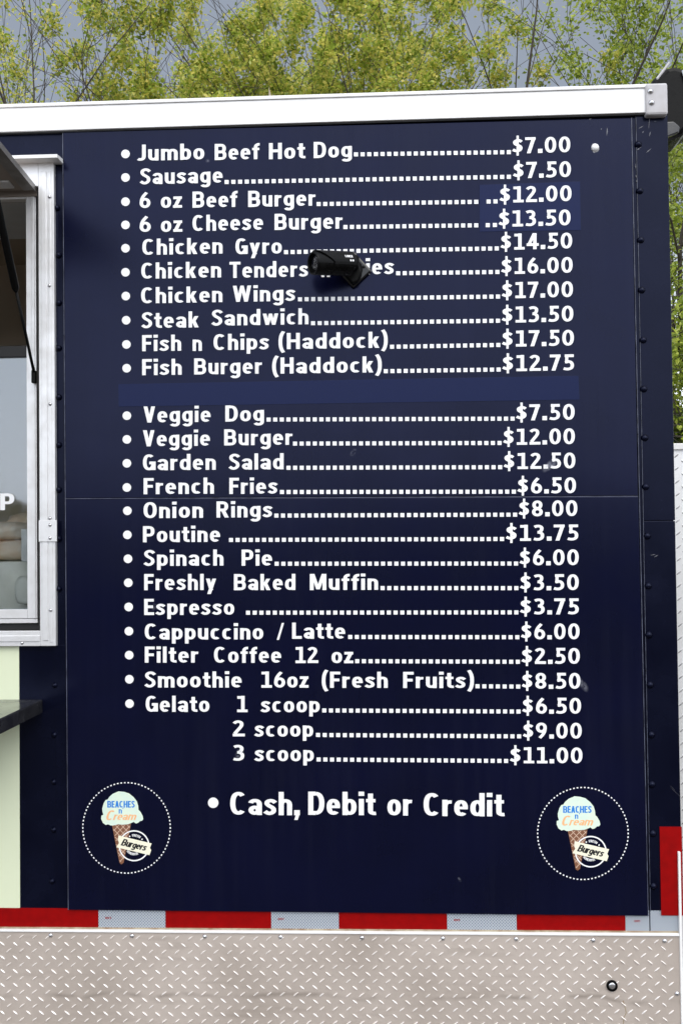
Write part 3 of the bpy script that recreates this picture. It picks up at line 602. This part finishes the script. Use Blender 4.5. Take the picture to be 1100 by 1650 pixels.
# ------------------------------------------------------------------ menu board
yb = -.006
BL, BR_, TLc, TRc = P(111, 1466, yb), P(1043, 1476, yb), P(102, 213, yb), P(1016, 190, yb)
x0b, x1b = (BL[0] + TLc[0]) / 2, (BR_[0] + TRc[0]) / 2
MBD = thing('menu_board', 'tall navy menu board with white lettering mounted beside the serving window', 'menu board', (float((x0b + x1b) / 2), 0, float(BL[2])))
def lerp(a, b, t): return a + (b - a) * t
sl, sr = P(106, 803.5, yb), P(1027, 799.5, yb)
mb = MB(); mb.prism([(sl[0], sl[2] + .001), (sr[0], sr[2] + .001), (TRc[0], TRc[2]), (TLc[0], TLc[2])], yb, -.0034); build('upper_panel', mb, M['navy_board'], MBD, bevel=.0011)
mb = MB(); mb.prism([(BL[0], BL[2]), (BR_[0], BR_[2]), (sr[0] + .0008, sr[2] - .0007), (sl[0] + .0003, sl[2] - .0007)], yb - .0006, -.0034); build('lower_panel', mb, M['navy_board'], MBD, bevel=.0013)
mb = MB(); e_ = .0014
mb.prism([(BL[0] - e_, BL[2]), (BL[0] - .0002, BL[2]), (TLc[0] - .0002, TLc[2]), (TLc[0] - e_, TLc[2])], yb - .0002, -.0004); build('panel_edge_highlight', mb, M['edge'], MBD)  # raw left edge of the panels; its highlight is in the pale colour
mb = MB(); mb.prism([(BR_[0] + .0002, BR_[2]), (BR_[0] + e_, BR_[2]), (TRc[0] + e_, TRc[2]), (TRc[0] + .0002, TRc[2])], yb - .0002, -.0004); build('panel_edge_highlight', mb, M['edge'], MBD)  # right edge strip, highlight painted in the same way
mb = MB(); mb.prism([(sl[0] + .001, sl[2] - .0006), (sr[0], sr[2] - .0006), (sr[0], sr[2] + .0006), (sl[0] + .001, sl[2] + .0006)], yb + .0002, -.0034); build('seam_edge_highlight', mb, M['edge'], MBD)  # light on the lower panel's top edge, painted as a thin strip
ytx = yb - .0016
def patch(name, q, y0):
    mb = MB(); pp = [P(px, py, yb) for px, py in q]; mb.prism([(p[0], p[2]) for p in pp], y0, yb - .0001); return build(name, mb, M['navy_patch'], MBD, bevel=.0002)
patch('price_patch', [(772.4, 373.6), (935, 371), (933.6, 292.5), (772, 298)], yb - .0008)['label'] = 'small navy patch behind the corrected burger prices'
patch('blank_patch', [(191.6, 655.3), (933, 644), (931, 605.5), (191, 619)], yb - .0008)['label'] = 'wide blank navy strip covering a removed menu line'
# rows: bullet, words (text, x0, x1, baseline), dot spans (x0, x1, y0, y1), price (text, x0, x1, baseline)
ROWS = [
 ((202.5, 248), [('Jumbo', 220.7, 329.8, 259.3), ('Beef', 345.5, 418, 258), ('Hot', 432.7, 491.6, 256.6), ('Dog', 504.7, 567.3, 254.8)], [(570, 822.5, 252, 248.3)], ('$7.00', 824.4, 918.6, 247.6)),
 ((202.5, 286), [('Sausage', 225.5, 359.3, 297.3)], [(362, 822.5, 296.5, 288)], ('$7.50', 825.6, 919.6, 287.4)),
 ((202.5, 325), [('6', 224.4, 242.9, 335.5), ('oz', 258.9, 293.5, 335.3), ('Beef', 309.8, 382.5, 334.8), ('Burger', 399.3, 508.5, 333.6)], [(510, 770, 332, 328.4), (783.4, 801, 328, 327.6)], ('$12.00', 804, 920.6, 326.6)),
 ((202.5, 362.4), [('6', 224.4, 243.5, 374), ('oz', 259, 294, 374), ('Cheese', 309.8, 424.4, 372.5), ('Burger', 441.8, 552, 370.6)], [(553, 770, 369, 366.2), (782, 800, 366, 365.6)], ('$13.50', 802.4, 919, 365.4)),
 ((202.5, 400), [('Chicken', 229, 359.3, 411), ('Gyro', 378.9, 454.5, 410)], [(457.5, 803, 409.5, 403.4)], ('$14.50', 805.6, 921.6, 402.6)),
 ((202.5, 438.7), [('Chicken', 227.3, 357, 449.3), ('Tenders', 369.8, 496.8, 448), ('n', 517, 532, 446.5), ('Fries', 555, 634.5, 443)], [(637.8, 804, 443.5, 441.4)], ('$16.00', 806.5, 922.4, 441.7)),
 ((203, 477), [('Chicken', 227, 359, 489), ('Wings', 374.5, 476, 486.5)], [(480, 805, 485.5, 481)], ('$17.00', 807.5, 922.9, 480.7)),
 ((203.6, 516), [('Steak', 228, 321, 529), ('Sandwich', 340.7, 497.5, 525)], [(501, 805, 524, 520)], ('$13.50', 807.5, 923.5, 520)),
 ((204, 555), [('Fish', 228.7, 292.7, 566), ('n', 310, 326, 565.5), ('Chips', 343.6, 433.5, 564.3), ('(Haddock)', 448, 625, 562.8)], [(628, 805.5, 562, 559)], ('$17.50', 807.8, 924.5, 558.7)),
 ((204.4, 593.3), [('Fish', 228.7, 293.5, 604.7), ('Burger', 312.4, 422.5, 603.5), ('(Haddock)', 437.8, 615.4, 602.3)], [(618, 806, 601.3, 598.6)], ('$12.75', 808.3, 924.8, 598.3)),
 ((204.7, 669.8), [('Veggie', 231, 340, 681), ('Dog', 362.5, 426, 679.4)], [(429.5, 828.5, 679.3, 677.8)], ('$7.50', 830.4, 925.6, 677.6)),
 ((204.7, 708), [('Veggie', 230, 339, 719.3), ('Burger', 360.7, 471.5, 717.8)], [(472, 807.5, 718, 717)], ('$12.00', 809.8, 926, 716.9)),
 ((204.7, 746.5), [('Garden', 230, 348.4, 758), ('Salad', 368.4, 457.5, 757)], [(461.5, 808.5, 757, 756)], ('$12.50', 810.6, 926.8, 755.9)),
 ((204.7, 785.5), [('French', 231, 345.5, 796.4), ('Fries', 369, 447.3, 796)], [(451, 830.5, 796, 795.5)], ('$6.50', 832.7, 927.8, 795.5)),
 ((205.5, 823), [('Onion', 231, 328, 835), ('Rings', 348.4, 439, 834)], [(442, 832.5, 834, 832.5)], ('$8.00', 834.8, 930, 832.3)),
 ((205.5, 861.8), [('Poutine', 230, 355.3, 873.8)], [(369, 811.5, 873.3, 871.7)], ('$13.75', 813.9, 931.7, 871.6)),
 ((206.5, 900.4), [('Spinach', 231.6, 360.7, 912), ('Pie', 388.7, 439, 911.6)], [(442.5, 834, 911.6, 911.3)], ('$6.00', 836, 932.2, 911.2)),
 ((207, 939), [('Freshly', 232, 349, 951), ('Baked', 376.4, 476.4, 951), ('Muffin', 498.5, 609.5, 950.8)], [(612.8, 834.5, 950.8, 950.9)], ('$3.50', 836.8, 932.2, 951.3)),
 ((207.6, 978), [('Espresso', 232, 378, 991)], [(396.4, 834.5, 990.5, 990)], ('$3.75', 836.8, 932.5, 990.2)),
 ((208, 1017), [('Cappuccino', 233, 424.7, 1030.6), ('/', 445.5, 458, 1030.3), ('Latte', 470, 556.5, 1029.3)], [(560.7, 836, 1029.6, 1030)], ('$6.00', 838.4, 933.5, 1030.3)),
 ((208.4, 1055.6), [('Filter', 233, 320, 1067.8), ('Coffee', 344.4, 453.5, 1068), ('12', 475, 512.7, 1068.3), ('oz', 533.5, 569, 1068.6)], [(572, 837, 1068.6, 1069.6)], ('$2.50', 839.2, 934, 1069.8)),
 ((208.7, 1094.5), [('Smoothie', 233, 390, 1107.8), ('16oz', 420, 497, 1108), ('(Fresh', 517.6, 625, 1108.3), ('Fruits)', 648.5, 763.8, 1108.6)], [(765.5, 837.5, 1109, 1109.6)], ('$8.50', 839.7, 935, 1109.9)),
 ((209, 1133.8), [('Gelato', 234.5, 338, 1147), ('1', 381, 399, 1147.3), ('scoop', 420, 515.5, 1147.8)], [(519, 838, 1148, 1149.8)], ('$6.50', 840.5, 936, 1150)),
 (None, [('2', 374.5, 394.5, 1186.5), ('scoop', 410, 505, 1187)], [(509, 839, 1187.5, 1189.8)], ('$9.00', 841.4, 937, 1190)),
 (None, [('3', 375, 394.5, 1226), ('scoop', 410, 506, 1226.5)], [(510, 818, 1227, 1229.4)], ('$11.00', 820.6, 938.2, 1229.6)),
]
def bp(px, py, k=0): p = P(px, py, ytx); return (p[0], ytx - k * 2e-5, p[2])
def put(mb, txt, x0, x1, base, cap, tilt=0.0, **kw):
    text(mb, txt, x0, x1, lambda u, v, k: bp(u, base - v * cap + (u - x0) * tilt, k), **kw)
def tilt_at(y): return -0.0252 + (y - 213) / 1253.0 * 0.036
def disc(mb, px, py, r, n=20, k=0): mb.add([bp(px + r * math.cos(2 * math.pi * i / n), py - r * math.sin(2 * math.pi * i / n), k) for i in range(n)], [tuple(range(n))])
for bul, words, spans, price in ROWS:
    mb = MB()
    for a, b, ya, yb_ in spans:
        n = max(2, round((b - a + 3.9) / 10.7)); step = (b - a - 6.6) / (n - 1)
        for i in range(n):
            x = a + i * step; y = ya + (yb_ - ya) * (x - a) / (b - a)
            mb.add([bp(x, y), bp(x + 6.6, y), bp(x + 6.6, y - 6.5), bp(x, y - 6.5)], [(0, 1, 2, 3)])
    put(mb, price[0], price[1], price[2], price[3], 25.8, tilt_at(price[3]), sb=.12, hx=.103, hy=.080)
    ln = build('menu_line', mb, M['white_vinyl'], MBD, label='menu line reading ' + ' '.join(q[0] for q in words) + ' ' + price[0])
    if bul: mb = MB(); disc(mb, bul[0], bul[1], 7.0); build('bullet_dot', mb, M['white_vinyl'], ln)
    for t_, a, b, y in words:
        mb = MB(); put(mb, t_, a, b, y, 26.0, tilt_at(y), sb=.095, hx=.104, hy=.077); build('lettering', mb, M['white_vinyl'], ln)
mb = MB(); disc(mb, 343.6, 1293.5, 8.5, 24)
ln = build('payment_line', mb, M['white_vinyl'], MBD, label='larger line reading Cash, Debit or Credit')
for t_, a, b, y in [('Cash,', 370.6, 483, 1313), ('Debit', 496, 605, 1313), ('or', 623.5, 664, 1314), ('Credit', 681.7, 811.7, 1314.8)]:
    mb = MB(); put(mb, t_, a, b, y, 37.5, .006, sb=.08, hx=.113, hy=.074); build('lettering', mb, M['white_vinyl'], ln)
# logos
SCOOP = [(345, 245), (365, 215), (400, 185), (460, 160), (520, 165), (570, 180), (620, 220), (655, 265), (668, 310), (672, 355), (690, 370), (715, 415), (722, 450), (710, 468), (690, 470), (665, 490), (645, 497), (620, 480), (600, 490), (560, 505), (500, 510), (455, 505), (420, 515), (380, 518), (350, 505), (325, 512), (295, 490), (277, 450), (278, 415), (300, 405), (290, 370), (288, 340), (305, 280), (325, 250)]
def logo(cx, cy, rx, ry, lab):
    def f(X_, Y_, k=0): return bp(cx + (X_ - 545) / 463 * rx, cy + (Y_ - 543) / 475 * ry, k)
    mb = MB()
    for i in range(78):
        a = 2 * math.pi * i / 78; d = .018; vs = []
        for da, rr in ((-d, .985), (d, .985), (d, 1.012), (-d, 1.012)):
            vs.append(f(545 + 463 * rr * math.cos(a + da), 543 + 475 * rr * math.sin(a + da)))
        mb.add(vs, [(0, 1, 2, 3)])
    lg = build('logo', mb, M['white_vinyl'], MBD, label=lab)
    cone = [(388, 500), (592, 500), (515, 908), (490, 926), (470, 908)]
    mb = MB(); mb.add([f(*q, 1) for q in cone], [(0, 1, 2, 3, 4)]); build('cone', mb, M['cone'], lg)
    mb = MB()
    def inside(x, y): t = (y - 500) / 410; return 500 < y < 905 and 388 + 84 * t + 3 < x < 592 - 78 * t - 3
    for s_ in (1, -1):
        for c in range(-700, 1700, 62):
            run = []
            for q in range(60):
                y = 515 + q * 6.5; x = c + s_ * (y - 500) * .95
                if inside(x, y): run.append((x, y))
            if len(run) > 1:
                (xa_, ya_), (xb_, yb_) = run[0], run[-1]; mb.add([f(xa_ - 5, ya_, 4 + s_), f(xa_ + 5, ya_, 4 + s_), f(xb_ + 5, yb_, 4 + s_), f(xb_ - 5, yb_, 4 + s_)], [(0, 1, 2, 3)])
    build('cone_lattice', mb, M['cone_line'], lg)
    mb = MB(); mb.add([f(*q, 8) for q in SCOOP], [tuple(range(len(SCOOP)))]); build('scoop', mb, M['ice'], lg)
    mb = MB(); text(mb, 'BEACHES', 343, 632, lambda u, v, k: f(u, 330 - 70 * v, 12 + k), sb=.09, hx=.14); text(mb, 'n', 461, 499, lambda u, v, k: f(u, 392 - 64 * v, 12 + k), hx=.10, hy=.07); text(mb, "'", 499, 507, lambda u, v, k: f(u + 5, 388 - 58 * v, 12 + k)); build('lettering', mb, M['blue_print'], lg)
    mb = MB()
    sh = lambda base, cap, kk: (lambda u, v, k: f(u + v * cap * .35, base - v * cap, kk + k))
    text(mb, 'C', 316, 396, sh(464, 108, 12), hx=.10, hy=.06); text(mb, 'ream', 398, 640, sh(460, 82, 12), sb=.0, hx=.10, hy=.065)
    build('lettering', mb, M['orange_print'], lg)
    mb = MB()     # badge ring and small words
    n = 48; cxb, cyb = 625, 730
    vs = [f(cxb + r_ * math.cos(2 * math.pi * i / n), cyb + r_ * math.sin(2 * math.pi * i / n), 14) for r_ in (149, 163) for i in range(n)]
    mb.add(vs, [(i, (i + 1) % n, n + (i + 1) % n, n + i) for i in range(n)])
    ca, sa = math.cos(math.radians(13)), math.sin(math.radians(13))
    def rot(u, v, k): return f(cxb + u * ca - v * sa, cyb + u * sa + v * ca, k)
    def arc(u, v, k, R_, sgn, kk):
        a = u / R_; r_ = R_ + v * sgn
        return rot(r_ * math.sin(a), -sgn * r_ * math.cos(a), kk + k)
    text(mb, 'FRESH', -40, 40, lambda u, v, k: arc(u, v * 26, k, 96, 1, 14)); disc_ = [(-64, 1), (64, 1)]
    for u, _ in disc_: mb.add([arc(u + q, r_, 0, 96, 1, 14) for q, r_ in ((-8, 12), (0, 2), (8, 12), (0, 24))], [(0, 1, 2, 3)])
    text(mb, 'HOMEMADE', -72, 72, lambda u, v, k: arc(u, (1 - v) * 26, k, 100, -1, 14), sb=.1)
    build('badge', mb, M['white_vinyl'], lg)
    mb = MB(); mb.add([f(x, y, 26) for x, y in [(460, 622), (812, 705), (793, 752), (806, 775), (788, 828), (438, 746), (466, 700), (455, 672)]], [tuple(range(8))]); build('banner', mb, M['cream_print'], lg)
    mb = MB(); text(mb, 'Burgers', -140, 124, lambda u, v, k: rot(u + v * 70 * .3, 26 - v * 74, 30 + k), sb=.02, hx=.135, hy=.085); build('lettering', mb, M['black_print'], lg)
    return lg
logo(204.2, 1334, 70.5, 73, 'left round ice cream logo'); logo(938.4, 1343, 73, 74.3, 'right round ice cream logo')
# cap screw at the top right and chipped paint
p = P(958, 238, yb); p[1] = yb
mb = MB(); r_ = random.Random(8)
mb.add([(p[0], yb - .0003, p[2])] + [(p[0] + math.cos(a * .3927) * .009 * (.8 + .5 * r_.random()), yb - .0003, p[2] + math.sin(a * .3927) * .009 * (.8 + .5 * r_.random())) for a in range(16)], [(0, i + 1, (i + 1) % 16 + 1) for i in range(16)])
ch = build('chipped_edge', mb, M['cap_grey'], MBD)
build('cap_screw', MB().lathe((p[0], yb - .0004, p[2]), (0, -1, 0), [(0, .0085), (.002, .008), (.005, .0062), (.0068, .003)], 18), M['white_paint'], MBD, smooth=True)
mb = MB()
for px, py, l, a in [(977, 212, 14, 1.5), (950, 192, 5, .4), (968, 208, 3, 1.2)]:
    q = P(px, py, yb); c, s = math.cos(a) * l / 1500, math.sin(a) * l / 1500; t_ = .0009
    mb.add([(q[0] - c, yb - .0003, q[2] - s), (q[0] + s * .12 + t_, yb - .0003, q[2] - c * .12), (q[0] + c, yb - .0003, q[2] + s), (q[0] - t_, yb - .0003, q[2] + .0005)], [(0, 1, 2, 3)])
build('paint_chip', mb, M['chip'], MBD)
mb = MB()
for px, py, l, a in [(1032, 205, 10, .5), (1045, 198, 22, 1.45), (1028, 240, 10, .6), (1044, 243, 12, .7), (1035, 213, 4, 1.), (1046, 216, 9, 1.3), (1023, 268, 9, 1.6), (1024, 284, 5, 1.5), (1025, 292, 4, 1.4), (1055, 196, 4, .2), (1038, 1336, 6, 1.2), (1088, 1277, 26, -.75), (1083, 1270, 14, -.8), (1051, 894, 9, .2), (1056, 896, 8, .5)]:
    q = P(px, py, -.003); c, s = math.cos(a) * l / 1500, math.sin(a) * l / 1500; t_ = .0009
    mb.add([(q[0] - c, -.0036, q[2] - s), (q[0] + t_, -.0036, q[2] - .0006), (q[0] + c, -.0036, q[2] + s), (q[0] - t_, -.0036, q[2] + .0006)], [(0, 1, 2, 3)])
build('paint_chip', mb, M['chip'], TR)

# ------------------------------------------------------------------ security camera on the board
pc = P(568.8, 435.6, yb)
SC = thing('security_camera', 'black bullet security camera on a diamond shaped wall plate over the menu', 'security camera', (float(pc[0]), yb - .0022, float(pc[2])))
yp = yb - .0024; hd = .0415
def dia(h): return [(pc[0] + h * .98, pc[2] - .004), (pc[0], pc[2] + h), (pc[0] - h * .98, pc[2] + .004), (pc[0], pc[2] - h)]
build('wall_plate', MB().prism(dia(hd), yp - .008, yp), mat('glossy black plate', (.004, .004, .0045), .12, spec=.5), SC, bevel=.0042)
q = Vector((pc[0], yp - .008, pc[2]))
ax = Vector((-.84, -.53, -.085)).normalized()
back = q + Vector((-.004, -.034, .001))
build('swivel_arm', MB().lathe(q + Vector((0, .0005, 0)), (.0, -1, .12), [(0, .021), (.006, .020), (.010, .013), (.026, .011)], 20).lathe(q + Vector((0, -.022, .003)), (.2, -.6, .5), [(-.012, .006), (-.006, .012), (0, .014), (.008, .012), (.020, .010)], 18), M['black_matte'], SC, smooth=True)
for dx, dz in ((.023, .004), (-.004, -.024), (.002, .025)):
    build('plate_screw', MB().lathe((pc[0] + dx, yp - .0082, pc[2] + dz), (0, -1, 0), [(0, .0032), (.001, .003), (.0014, .0015)], 12), M['black_matte'], SC, smooth=True)
rb = .0240; Lb = .090
def cp(x, y): v_ = P(x, y, yp - .02); return (v_[0], v_[2])
build('bracket', MB().prism([cp(*c_) for c_ in [(554, 443), (578, 424), (583, 438), (576, 455), (567, 458)]], yp - .026, yp - .0083), M['black_matte'], SC, bevel=.004)
hs = build('housing', MB().lathe(back, ax, [(-.004, .012), (-.001, .019), (.004, rb), (Lb - .004, rb), (Lb, rb * .97), (Lb, rb * .84), (Lb - .007, rb * .80)], 36), M['black'], SC, bevel=0)
build('lens', MB().lathe(back + ax * (Lb - .012), ax, [(0, .015), (.006, .015), (.0075, .011), (.006, .008), (.0085, .005)], 28), mat('lens glass', (.004, .004, .006), .05, coat=1.0), SC, smooth=True)
# sunshade: a shell over the top, cut back at an angle
u = ax.cross(Vector((0, 0, 1))).normalized(); vv = u.cross(ax).normalized()
mb = MB(); n = 20; vs = []
for rr in (rb + .0012, rb + .003):
    for k in range(n + 1):
        a = math.radians(-25 + 230 * k / n)
        cut = .052 + .034 * max(0, math.sin(a)) ** 1.0
        for t_ in (.000, cut):
            vs.append(back + ax * t_ + (u * math.cos(a) + vv * math.sin(a)) * rr)
o_ = 2 * (n + 1); fs = []
for k in range(n):
    a = 2 * k; fs += [(a, a + 1, a + 3, a + 2), (o_ + a, o_ + a + 2, o_ + a + 3, o_ + a + 1), (a + 1, o_ + a + 1, o_ + a + 3, a + 3), (a, a + 2, o_ + a + 2, o_ + a)]
fs += [(0, o_, o_ + 1, 1), (2 * n, 2 * n + 1, o_ + 2 * n + 1, o_ + 2 * n)]
sv = build('sunshade', MB().add(vs, fs), M['black'], SC)
side = 1 if u.y < 0 else -1
def oncyl(u_, v_, k):
    th_ = .32 + v_ * .20; rr = rb + .0034 + k * 2e-5
    return back + ax * (.026 - u_ * .018 + .0) + (u * side * math.cos(th_) + vv * math.sin(th_)) * rr
mb = MB(); text(mb, 'LOREX', 0, 1, oncyl)
for q_ in (0, .3):
    mb.add([oncyl(.55 + q_, -.9, 0), oncyl(.75 + q_, -.9, 0), oncyl(.75 + q_, -1.4, 0), oncyl(.65 + q_, -1.7, 0), oncyl(.55 + q_, -1.4, 0)], [(0, 1, 2, 3, 4)])
build('lettering', mb, M['white_vinyl'], SC)

# ------------------------------------------------------------------ diamond plate box beyond the trailer's end
yx = .14; bx0 = xe + .012; bz1 = Z(1092, 716, yx)
TB = thing('storage_box', 'tall bright diamond plate box standing beside the right end of the trailer', 'storage box', (bx0 + .35, yx + .3, 0))
mb = MB(); mb.box(bx0, bx0 + .7, yx, yx + .6, .0, bz1 - .013); mb.cur = 1; plate_treads(mb, bx0, bx0 + .7, .0, bz1 - .018, yx, rnd)
build('body', mb, [mat('bright tread plate', (.80, .80, .81), .4, .45, noise=(6, (.66, .65, .63), .6), bump=(120, .1)), mat('bright tread bars', (.62, .62, .63), .25, .7)], TB)
mb = MB(); mb.box(bx0 - .004, bx0 + .706, yx - .006, yx + .606, bz1 - .0125, bz1 + .002); build('lid', mb, M['white_paint'], TB, bevel=.002)

# ------------------------------------------------------------------ black lamp behind the top right corner
yl = .16; lc = P(1084, 160, yl); s_ = float(1.0 / 757 * 1.07)
FL = thing('floodlight', 'black floodlight mounted at the top right end of the trailer', 'floodlight', (float(xe), yl, float(lc[2]) - .06))
def lp(px, py, y=yl): q = P(px, py, y); return (q[0], q[2])
poly = [lp(x, y) for x, y in [(1047, 131), (1060, 119), (1074, 108), (1086, 105), (1104, 110), (1140, 118), (1150, 170), (1140, 190), (1110, 206), (1100, 216), (1085, 222), (1066, 228), (1060, 200), (1052, 165)]]
build('housing', MB().prism(poly, yl, yl + .12), M['black'], FL, bevel=.012)
poly = [lp(x, y, yl - .01) for x, y in [(1098, 112), (1136, 120), (1144, 170), (1110, 146)]]
build('diffuser', MB().prism(poly, yl - .012, yl - .0005), M['paper'], FL, bevel=.003)
poly = [lp(x, y, yl - .02) for x, y in [(1068, 195), (1086, 194), (1096, 203), (1094, 212), (1069, 222)]]
build('lower_bevel', MB().prism(poly, yl - .016, yl - .0005), M['counter'], FL, bevel=.003)
mb = MB(); mb.tube([(xe - .03, yl + .05, lc[2] - .02), (lc[0], yl + .05, lc[2] - .01)], [.012, .012], 10); a_ = P(1056, 130, yl); b_ = P(1076, 104, yl); mb.tube([(a_[0], yl - .01, a_[2]), (b_[0], yl - .01, b_[2])], [.003, .003], 8)
build('bracket', mb, M['cap_grey'], FL)

# ------------------------------------------------------------------ trees
def far_trees():
    rg = np.random.RandomState(77); n = 16000
    x = rg.uniform(-45, 45, n); top = 2.3 + .4 * np.sin(x * .55) + .3 * np.sin(x * 1.3 + 2); z = rg.rand(n) ** .8 * top
    c = np.stack([x, -21 + rg.normal(0, 1.4, n), z], 1)
    o = bpy.data.objects.new('tree_line', leaf_mesh('tree_line', c, rg, .30, M['leaf_dark'])); C.objects.link(o)
    o['kind'] = 'stuff'; o['label'] = 'far line of dark trees across the lot behind the viewer'
def grow_tree(seed, height, spread, n_limb, leaf_n, leaf_size, lean=(0, 0), up=.25, base=.085, env=2.0):
    r = random.Random(seed); mb = MB(); tips = []
    def branch(p, d, L, rad, lev):
        if lev >= 2 and math.hypot(p.x, p.y) > env * r.uniform(.75, 1.6): return
        n = 6 if lev < 3 else 4; pts = [p]; dd = d.copy()
        for i in range(n):
            dd = (dd + Vector((r.gauss(0, 1), r.gauss(0, 1), r.gauss(0, .8))) * (.10 + .05 * lev) + Vector((0, 0, up * (.03 + .12 * lev)))).normalized()
            pts.append(pts[-1] + dd * (L / n))
        rads = [max(rad * (1 - (.45 if lev == 0 else .94) * i / n), .0028) for i in range(n + 1)]
        mb.tube(pts, rads, 7 if lev < 2 else (4 if lev < 3 else 3), caps=False)
        if lev >= 3:
            for q in range(1, n + 1): tips.append((pts[q], L))
            return
        kids = (n_limb, 9, 7)[lev] if lev < 3 else 0
        for k in range(kids):
            f = (.62 + .38 * (k + 1) / kids) if lev == 0 else (.22 + .78 * (k + r.random()) / kids)
            i = min(int(f * n), n - 1); q = pts[i].lerp(pts[i + 1], f * n - i)
            dirb = (pts[i + 1] - pts[i]).normalized(); az = r.uniform(0, 6.283) if lev else 6.283 * (k + r.random() * .5) / kids
            o = dirb.orthogonal().normalized(); o2 = dirb.cross(o); out_ = o * math.cos(az) + o2 * math.sin(az)
            tl_ = (r.uniform(.5, 1.0) if lev == 0 else r.uniform(.55, 1.1)) * spread
            nd = (dirb + out_ * tl_).normalized()
            branch(q, nd, L * ((1.75 if lev == 0 else .58) * r.uniform(.75, 1.1)) if lev == 0 else L * r.uniform(.38, .62), rads[i] * (.62 if lev == 0 else .55), lev + 1)
    branch(Vector((0, 0, 0)), Vector((lean[0], lean[1], 1)).normalized(), height * .30, base, 0)
    rg = np.random.RandomState(seed)
    T = np.array([tuple(t[0]) for t in tips]); idx = rg.randint(0, len(T), leaf_n)
    ok = (rg.rand(len(T)) > .5) & ((np.hypot(T[:, 0], T[:, 1]) < env * rg.uniform(.55, 1.25, len(T))) | (rg.rand(len(T)) < .2)); T = T[ok]; idx = rg.randint(0, len(T), leaf_n)
    c = T[idx] + rg.normal(0, .058, (leaf_n, 3)) * np.array([1, 1, 1.2])
    return mb, c, rg
def leaf_mesh(name, c, rg, size, m):
    n = len(c); nv = rg.normal(0, 1, (n, 3)); nv[:, 2] = np.abs(nv[:, 2]) + .3; nv /= np.linalg.norm(nv, axis=1)[:, None]
    a = np.cross(nv, rg.normal(0, 1, (n, 3))); a /= np.linalg.norm(a, axis=1)[:, None]; b = np.cross(nv, a)
    s = size * rg.uniform(.6, 1.25, (n, 1))
    vs = np.empty((n, 4, 3), np.float32)
    vs[:, 0] = c - a * s; vs[:, 1] = c + b * s * .62 + nv * s * .22; vs[:, 2] = c + a * s; vs[:, 3] = c - b * s * .62 + nv * s * .22
    me = bpy.data.meshes.new(name); me.vertices.add(4 * n); me.loops.add(4 * n); me.polygons.add(n)
    me.vertices.foreach_set('co', vs.ravel()); me.loops.foreach_set('vertex_index', np.arange(4 * n, dtype=np.int32))
    me.polygons.foreach_set('loop_start', np.arange(0, 4 * n, 4, dtype=np.int32)); me.polygons.foreach_set('loop_total', np.full(n, 4, np.int32))
    me.materials.append(m); me.update(); me.validate(); return me
def tree(name, loc, seed, label, leafm, height=9, spread=.72, n_limb=9, leaf_n=60000, leaf_size=.0225, group='trees behind the trailer', **kw):
    t = thing(name, label, 'tree', loc, group)
    mb, c, rg = grow_tree(seed, height, spread, n_limb, leaf_n, leaf_size, **kw)
    mb.v = [(v[0] + loc[0], v[1] + loc[1], v[2] + loc[2]) for v in mb.v]
    build('trunk', mb, M['bark'], t, smooth=True)
    o = bpy.data.objects.new('crown', leaf_mesh('crown', c, rg, leaf_size, M[leafm])); C.objects.link(o); o.parent = t
    return t
def gx(px, Y): return float(P(px, 300, Y)[0])
tree('maple_tree', (gx(320, 7.4), 7.4, 0), 11, 'spring green maple with dark diagonal limbs behind the left half of the trailer', 'leaf_spring', height=8.6, leaf_n=46000, spread=.7, env=1.2)
tree('maple_tree', (gx(590, 7.9), 7.9, 0), 23, 'dense yellow green maple behind the middle of the menu board', 'leaf_spring', height=9, leaf_n=80000, spread=.7, env=1.45)
tree('maple_tree', (gx(470, 10.5), 10.5, 0), 37, 'yellow green maple farther back, between the two dense maples', 'leaf_spring', height=10, leaf_n=50000, spread=.6, env=1.9)
tree('maple_tree', (gx(10, 9.0), 9.0, 0), 41, 'thin leafed maple at the far left above the serving hatch', 'leaf_spring', height=9.5, leaf_n=7000, spread=.35, n_limb=5, base=.06, env=.9)
tree('maple_tree', (gx(1180, 7.0), 7.0, 0), 53, 'fresh green maple right of the trailer behind the floodlight', 'leaf_green', height=8.5, leaf_n=30000, spread=.6, n_limb=7, env=1.5)
tree('maple_tree', (gx(1150, 6.2), 6.2, 0), 67, 'low young maple filling the gap above the diamond plate box', 'leaf_green', height=5.2, leaf_n=42000, up=.05, base=.06, spread=.72, env=1.6)
t = thing('evergreen_shrub', 'dark green shrub above the diamond plate box', 'shrub', (gx(1110, 6.0), 6.0, 0))
rg = np.random.RandomState(5); n = 16000; dv = rg.normal(0, 1, (n, 3)); dv /= np.linalg.norm(dv, axis=1)[:, None]
rr = rg.uniform(.55, 1.0, (n, 1)) * (1 + .18 * np.sin(dv[:, :1] * 5 + 1) * np.sin(dv[:, 2:] * 7))
c = dv * rr * np.array([1.1, .9, 1.25]) + np.array([0, 0, 1.25]); c = c[c[:, 2] > .03]
o = bpy.data.objects.new('crown', leaf_mesh('crown', c, rg, .05, M['leaf_dark'])); C.objects.link(o); o.parent = t
mb = MB()
for k in range(7):
    a = k * .9; mb.tube([(t.location[0] + .05 * math.cos(a), 6 + .05 * math.sin(a), 0), (t.location[0] + .3 * math.cos(a), 6 + .3 * math.sin(a), .9), (t.location[0] + .6 * math.cos(a), 6 + .55 * math.sin(a), 1.7)], [.03, .02, .008], 6)
build('trunk', mb, M['bark'], t)
far_trees()
